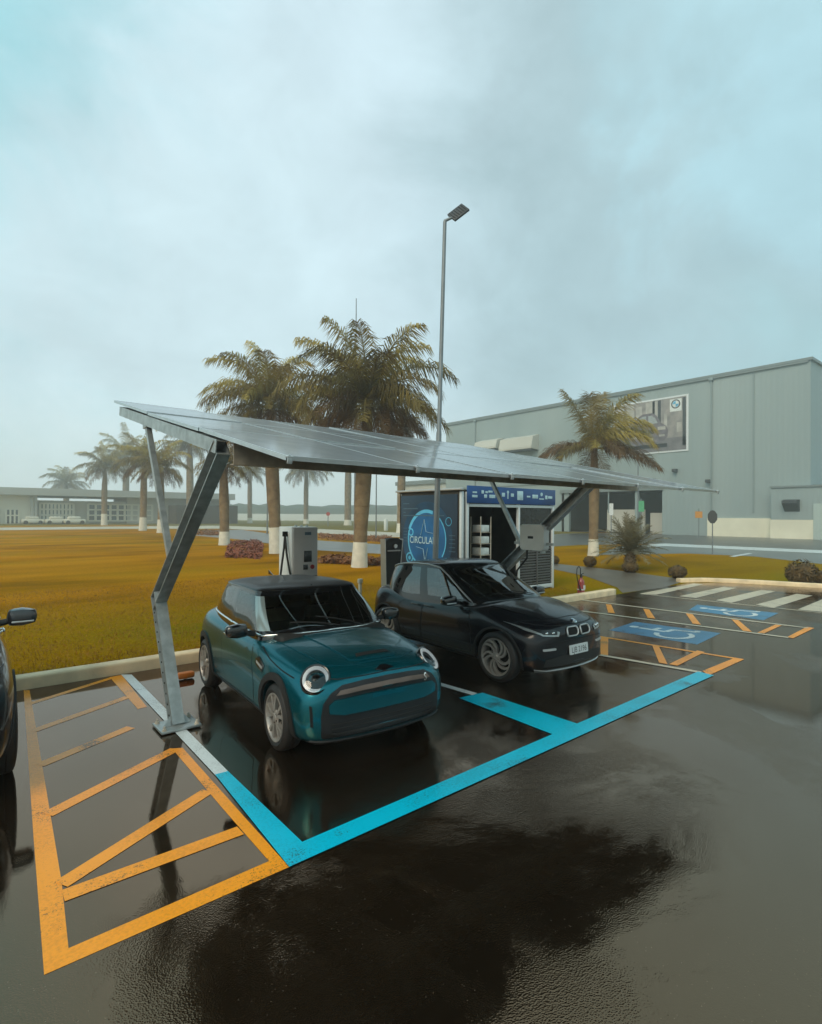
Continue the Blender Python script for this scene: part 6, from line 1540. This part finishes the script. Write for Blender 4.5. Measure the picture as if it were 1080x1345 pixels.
# ---- long pale wall and wooded hills
p0, p1 = EYE+ray(255, 681)*240, EYE+ray(600, 682)*240
mb = MB(); a, b = V(p0.x, p0.y, 1.35), V(p1.x, p1.y, 1.35); mb.beam(a, b, .4, 3.4, up=(0, 0, 1)) if False else mb.prism([(p0.x, p0.y, 0), (p1.x, p1.y, 0), (p1.x, p1.y, 2.9), (p0.x, p0.y, 2.9)], FWD*.5)
tag(obj('perimeter_wall', mb, 'sign_white', None, 0, origin=(p0.x, p0.y, 0)), 'long pale low wall far across the field under the wooded hills', 'wall')
mb = MB(); rows = []
for i in range(240):
    a = radians(-75)+radians(150)*i/239; row = []
    for j in range(9):
        r = 300+j*5; hgt = (7.5+2.2*noise.noise(Vector((a*6, 0, 1)))+1.8*noise.noise(Vector((a*22, j*.7, 4)))+1.3*noise.noise(Vector((a*70, j*2.1, 9))))*sin(pi*min(1, .12+j/9))**.5
        if j in (0, 8): hgt = -.2
        q = EYE+FWD*(r*cos(a))+RGT*(r*sin(a)); row.append(mb.bm.verts.new((q.x, q.y, hgt)))
    rows.append(row)
for a, b in zip(rows, rows[1:]):
    for j in range(8): mb.bm.faces.new((a[j], a[j+1], b[j+1], b[j]))
tag(obj('woods', mb, 'wood_far', None, 60), 'low wooded hills fading into mist along the horizon', 'woods', None, 'stuff')

# ---- misty air
hz_mb = MB(); hz_mb.box((20, 70, 14.5), (760, 760, 31))
hm = D.materials.new('mist'); hm.use_nodes = True; nt = hm.node_tree; nt.nodes.clear()
ho = N(nt, 'ShaderNodeOutputMaterial'); pv = N(nt, 'ShaderNodeVolumePrincipled'); pv.inputs['Color'].default_value = (.97, 1.0, 1.0, 1); pv.inputs['Density'].default_value = .0025; pv.inputs['Anisotropy'].default_value = .7
nt.links.new(pv.outputs[0], ho.inputs['Volume'])
tag(obj('haze', hz_mb, hm, None, 0), kind='stuff')

# ---- sky and light
SUN_EL, SUN_AZ = radians(40), radians(252)                 # veiled sun behind the viewer's left shoulder
w = D.worlds.new('World'); SC.world = w; w.use_nodes = True; nt = w.node_tree; ns = nt.nodes; ln = nt.links
bg = ns['Background']; bg.inputs['Strength'].default_value = .128
sky = N(nt, 'ShaderNodeTexSky'); sky.sky_type = 'NISHITA'; sky.sun_disc = False; sky.sun_elevation = SUN_EL; sky.sun_rotation = SUN_AZ; sky.air_density = 1.2; sky.dust_density = 3.0
tc = N(nt, 'ShaderNodeTexCoord')
n1 = N(nt, 'ShaderNodeTexNoise'); n1.inputs['Scale'].default_value = 2.2; n1.inputs['Detail'].default_value = 7; n1.inputs['Roughness'].default_value = .58; n1.inputs['Distortion'].default_value = .5
mpn = N(nt, 'ShaderNodeMapping'); mpn.inputs['Location'].default_value = (1.3, .4, 2.2); mpn.inputs['Scale'].default_value = (1, 1, 1.3)
ln.new(tc.outputs['Generated'], mpn.inputs[0]); ln.new(mpn.outputs[0], n1.inputs['Vector'])
def cloud_bank(px, py, size, soft):
    """broad soft patch of cloud around one direction of the sky"""
    d = ray(px, py).normalized(); dt = N(nt, 'ShaderNodeVectorMath'); dt.operation = 'DOT_PRODUCT'; dt.inputs[1].default_value = d
    nv = N(nt, 'ShaderNodeVectorMath'); nv.operation = 'NORMALIZE'; ln.new(tc.outputs['Generated'], nv.inputs[0]); ln.new(nv.outputs[0], dt.inputs[0])
    wob = N(nt, 'ShaderNodeMath'); wob.operation = 'MULTIPLY_ADD'; wob.inputs[1].default_value = .22; ln.new(n1.outputs['Fac'], wob.inputs[0]); ln.new(dt.outputs['Value'], wob.inputs[2])
    mr = N(nt, 'ShaderNodeMapRange'); mr.interpolation_type = 'SMOOTHSTEP'; mr.inputs[1].default_value = cos(radians(soft))+.11; mr.inputs[2].default_value = cos(radians(size))+.11
    ln.new(wob.outputs[0], mr.inputs[0]); return mr.outputs[0]
def mixc(fac, a, b):
    mx = N(nt, 'ShaderNodeMix'); mx.data_type = 'RGBA'
    if fac is not None: ln.new(fac, mx.inputs[0])
    if isinstance(a, tuple): mx.inputs[6].default_value = rgba(a)
    else: ln.new(a, mx.inputs[6])
    if isinstance(b, tuple): mx.inputs[7].default_value = rgba(b)
    else: ln.new(b, mx.inputs[7])
    return mx.outputs[2]
base_n = N(nt, 'ShaderNodeMapRange'); base_n.inputs[1].default_value = .35; base_n.inputs[2].default_value = .65; ln.new(n1.outputs['Fac'], base_n.inputs[0])
c0 = mixc(base_n.outputs[0], (2.85, 4.7, 5.0), (3.6, 5.25, 5.55))
c0 = mixc(cloud_bank(-120, 200, 8, 48), c0, (2.35, 4.65, 5.05))            # clearer teal to the left
c0 = mixc(cloud_bank(480, 240, 3, 32), c0, (4.55, 5.75, 6.2))           # bright swirl
c0 = mixc(cloud_bank(240, 420, 3, 26), c0, (4.5, 5.7, 6.05))
c0 = mixc(cloud_bank(850, 270, 4, 26), c0, (2.85, 3.95, 4.2))            # grey mass to the right
c0 = mixc(cloud_bank(1130, 60, 2, 20), c0, (3.3, 5.1, 5.6))
sz = N(nt, 'ShaderNodeSeparateXYZ'); ln.new(tc.outputs['Generated'], sz.inputs[0])
hzn = N(nt, 'ShaderNodeMapRange'); hzn.interpolation_type = 'SMOOTHSTEP'; hzn.inputs[1].default_value = .24; hzn.inputs[2].default_value = -.02; hzn.inputs[4].default_value = .85; ln.new(sz.outputs[2], hzn.inputs[0])
c0 = mixc(hzn.outputs[0], c0, (6.3, 7.1, 7.0))                         # paler mist towards the horizon
fx_ = mixc(None, sky.outputs[0], c0); fx_.node.inputs[0].default_value = .92
n5 = N(nt, 'ShaderNodeTexNoise'); n5.inputs['Scale'].default_value = 5.5; n5.inputs['Detail'].default_value = 9; n5.inputs['Roughness'].default_value = .56; n5.inputs['Distortion'].default_value = .35; ln.new(mpn.outputs[0], n5.inputs['Vector'])
mr5 = N(nt, 'ShaderNodeMapRange'); mr5.inputs[1].default_value = .32; mr5.inputs[2].default_value = .68; mr5.inputs[3].default_value = .96; mr5.inputs[4].default_value = 1.13; ln.new(n5.outputs['Fac'], mr5.inputs[0])
mul = N(nt, 'ShaderNodeMix'); mul.data_type = 'RGBA'; mul.blend_type = 'MULTIPLY'; mul.inputs[0].default_value = 1.0; ln.new(fx_, mul.inputs[6]); ln.new(mr5.outputs[0], mul.inputs[7])
ln.new(mul.outputs[2], bg.inputs[0])
sl = D.lights.new('sun', 'SUN'); sl.energy = 1.5; sl.angle = radians(30); sl.color = (1, .84, .62)
so = D.objects.new('sun', sl); COL.objects.link(so)
sd = Vector((sin(SUN_AZ)*cos(SUN_EL), cos(SUN_AZ)*cos(SUN_EL), sin(SUN_EL)))
so.rotation_euler = (-sd).to_track_quat('-Z', 'Y').to_euler()

SC.view_settings.view_transform = 'Standard'; SC.view_settings.look = 'None'; SC.view_settings.gamma = 1.0; SC.view_settings.exposure = 0.22
SC.cycles.use_denoising = True; SC.cycles.max_bounces = 10; SC.cycles.volume_bounces = 3; SC.cycles.transparent_max_bounces = 12
SC.cycles.volume_step_rate = 4.0; SC.cycles.caustics_reflective = False; SC.cycles.caustics_refractive = False
SC.cycles.sample_clamp_indirect = 6.0
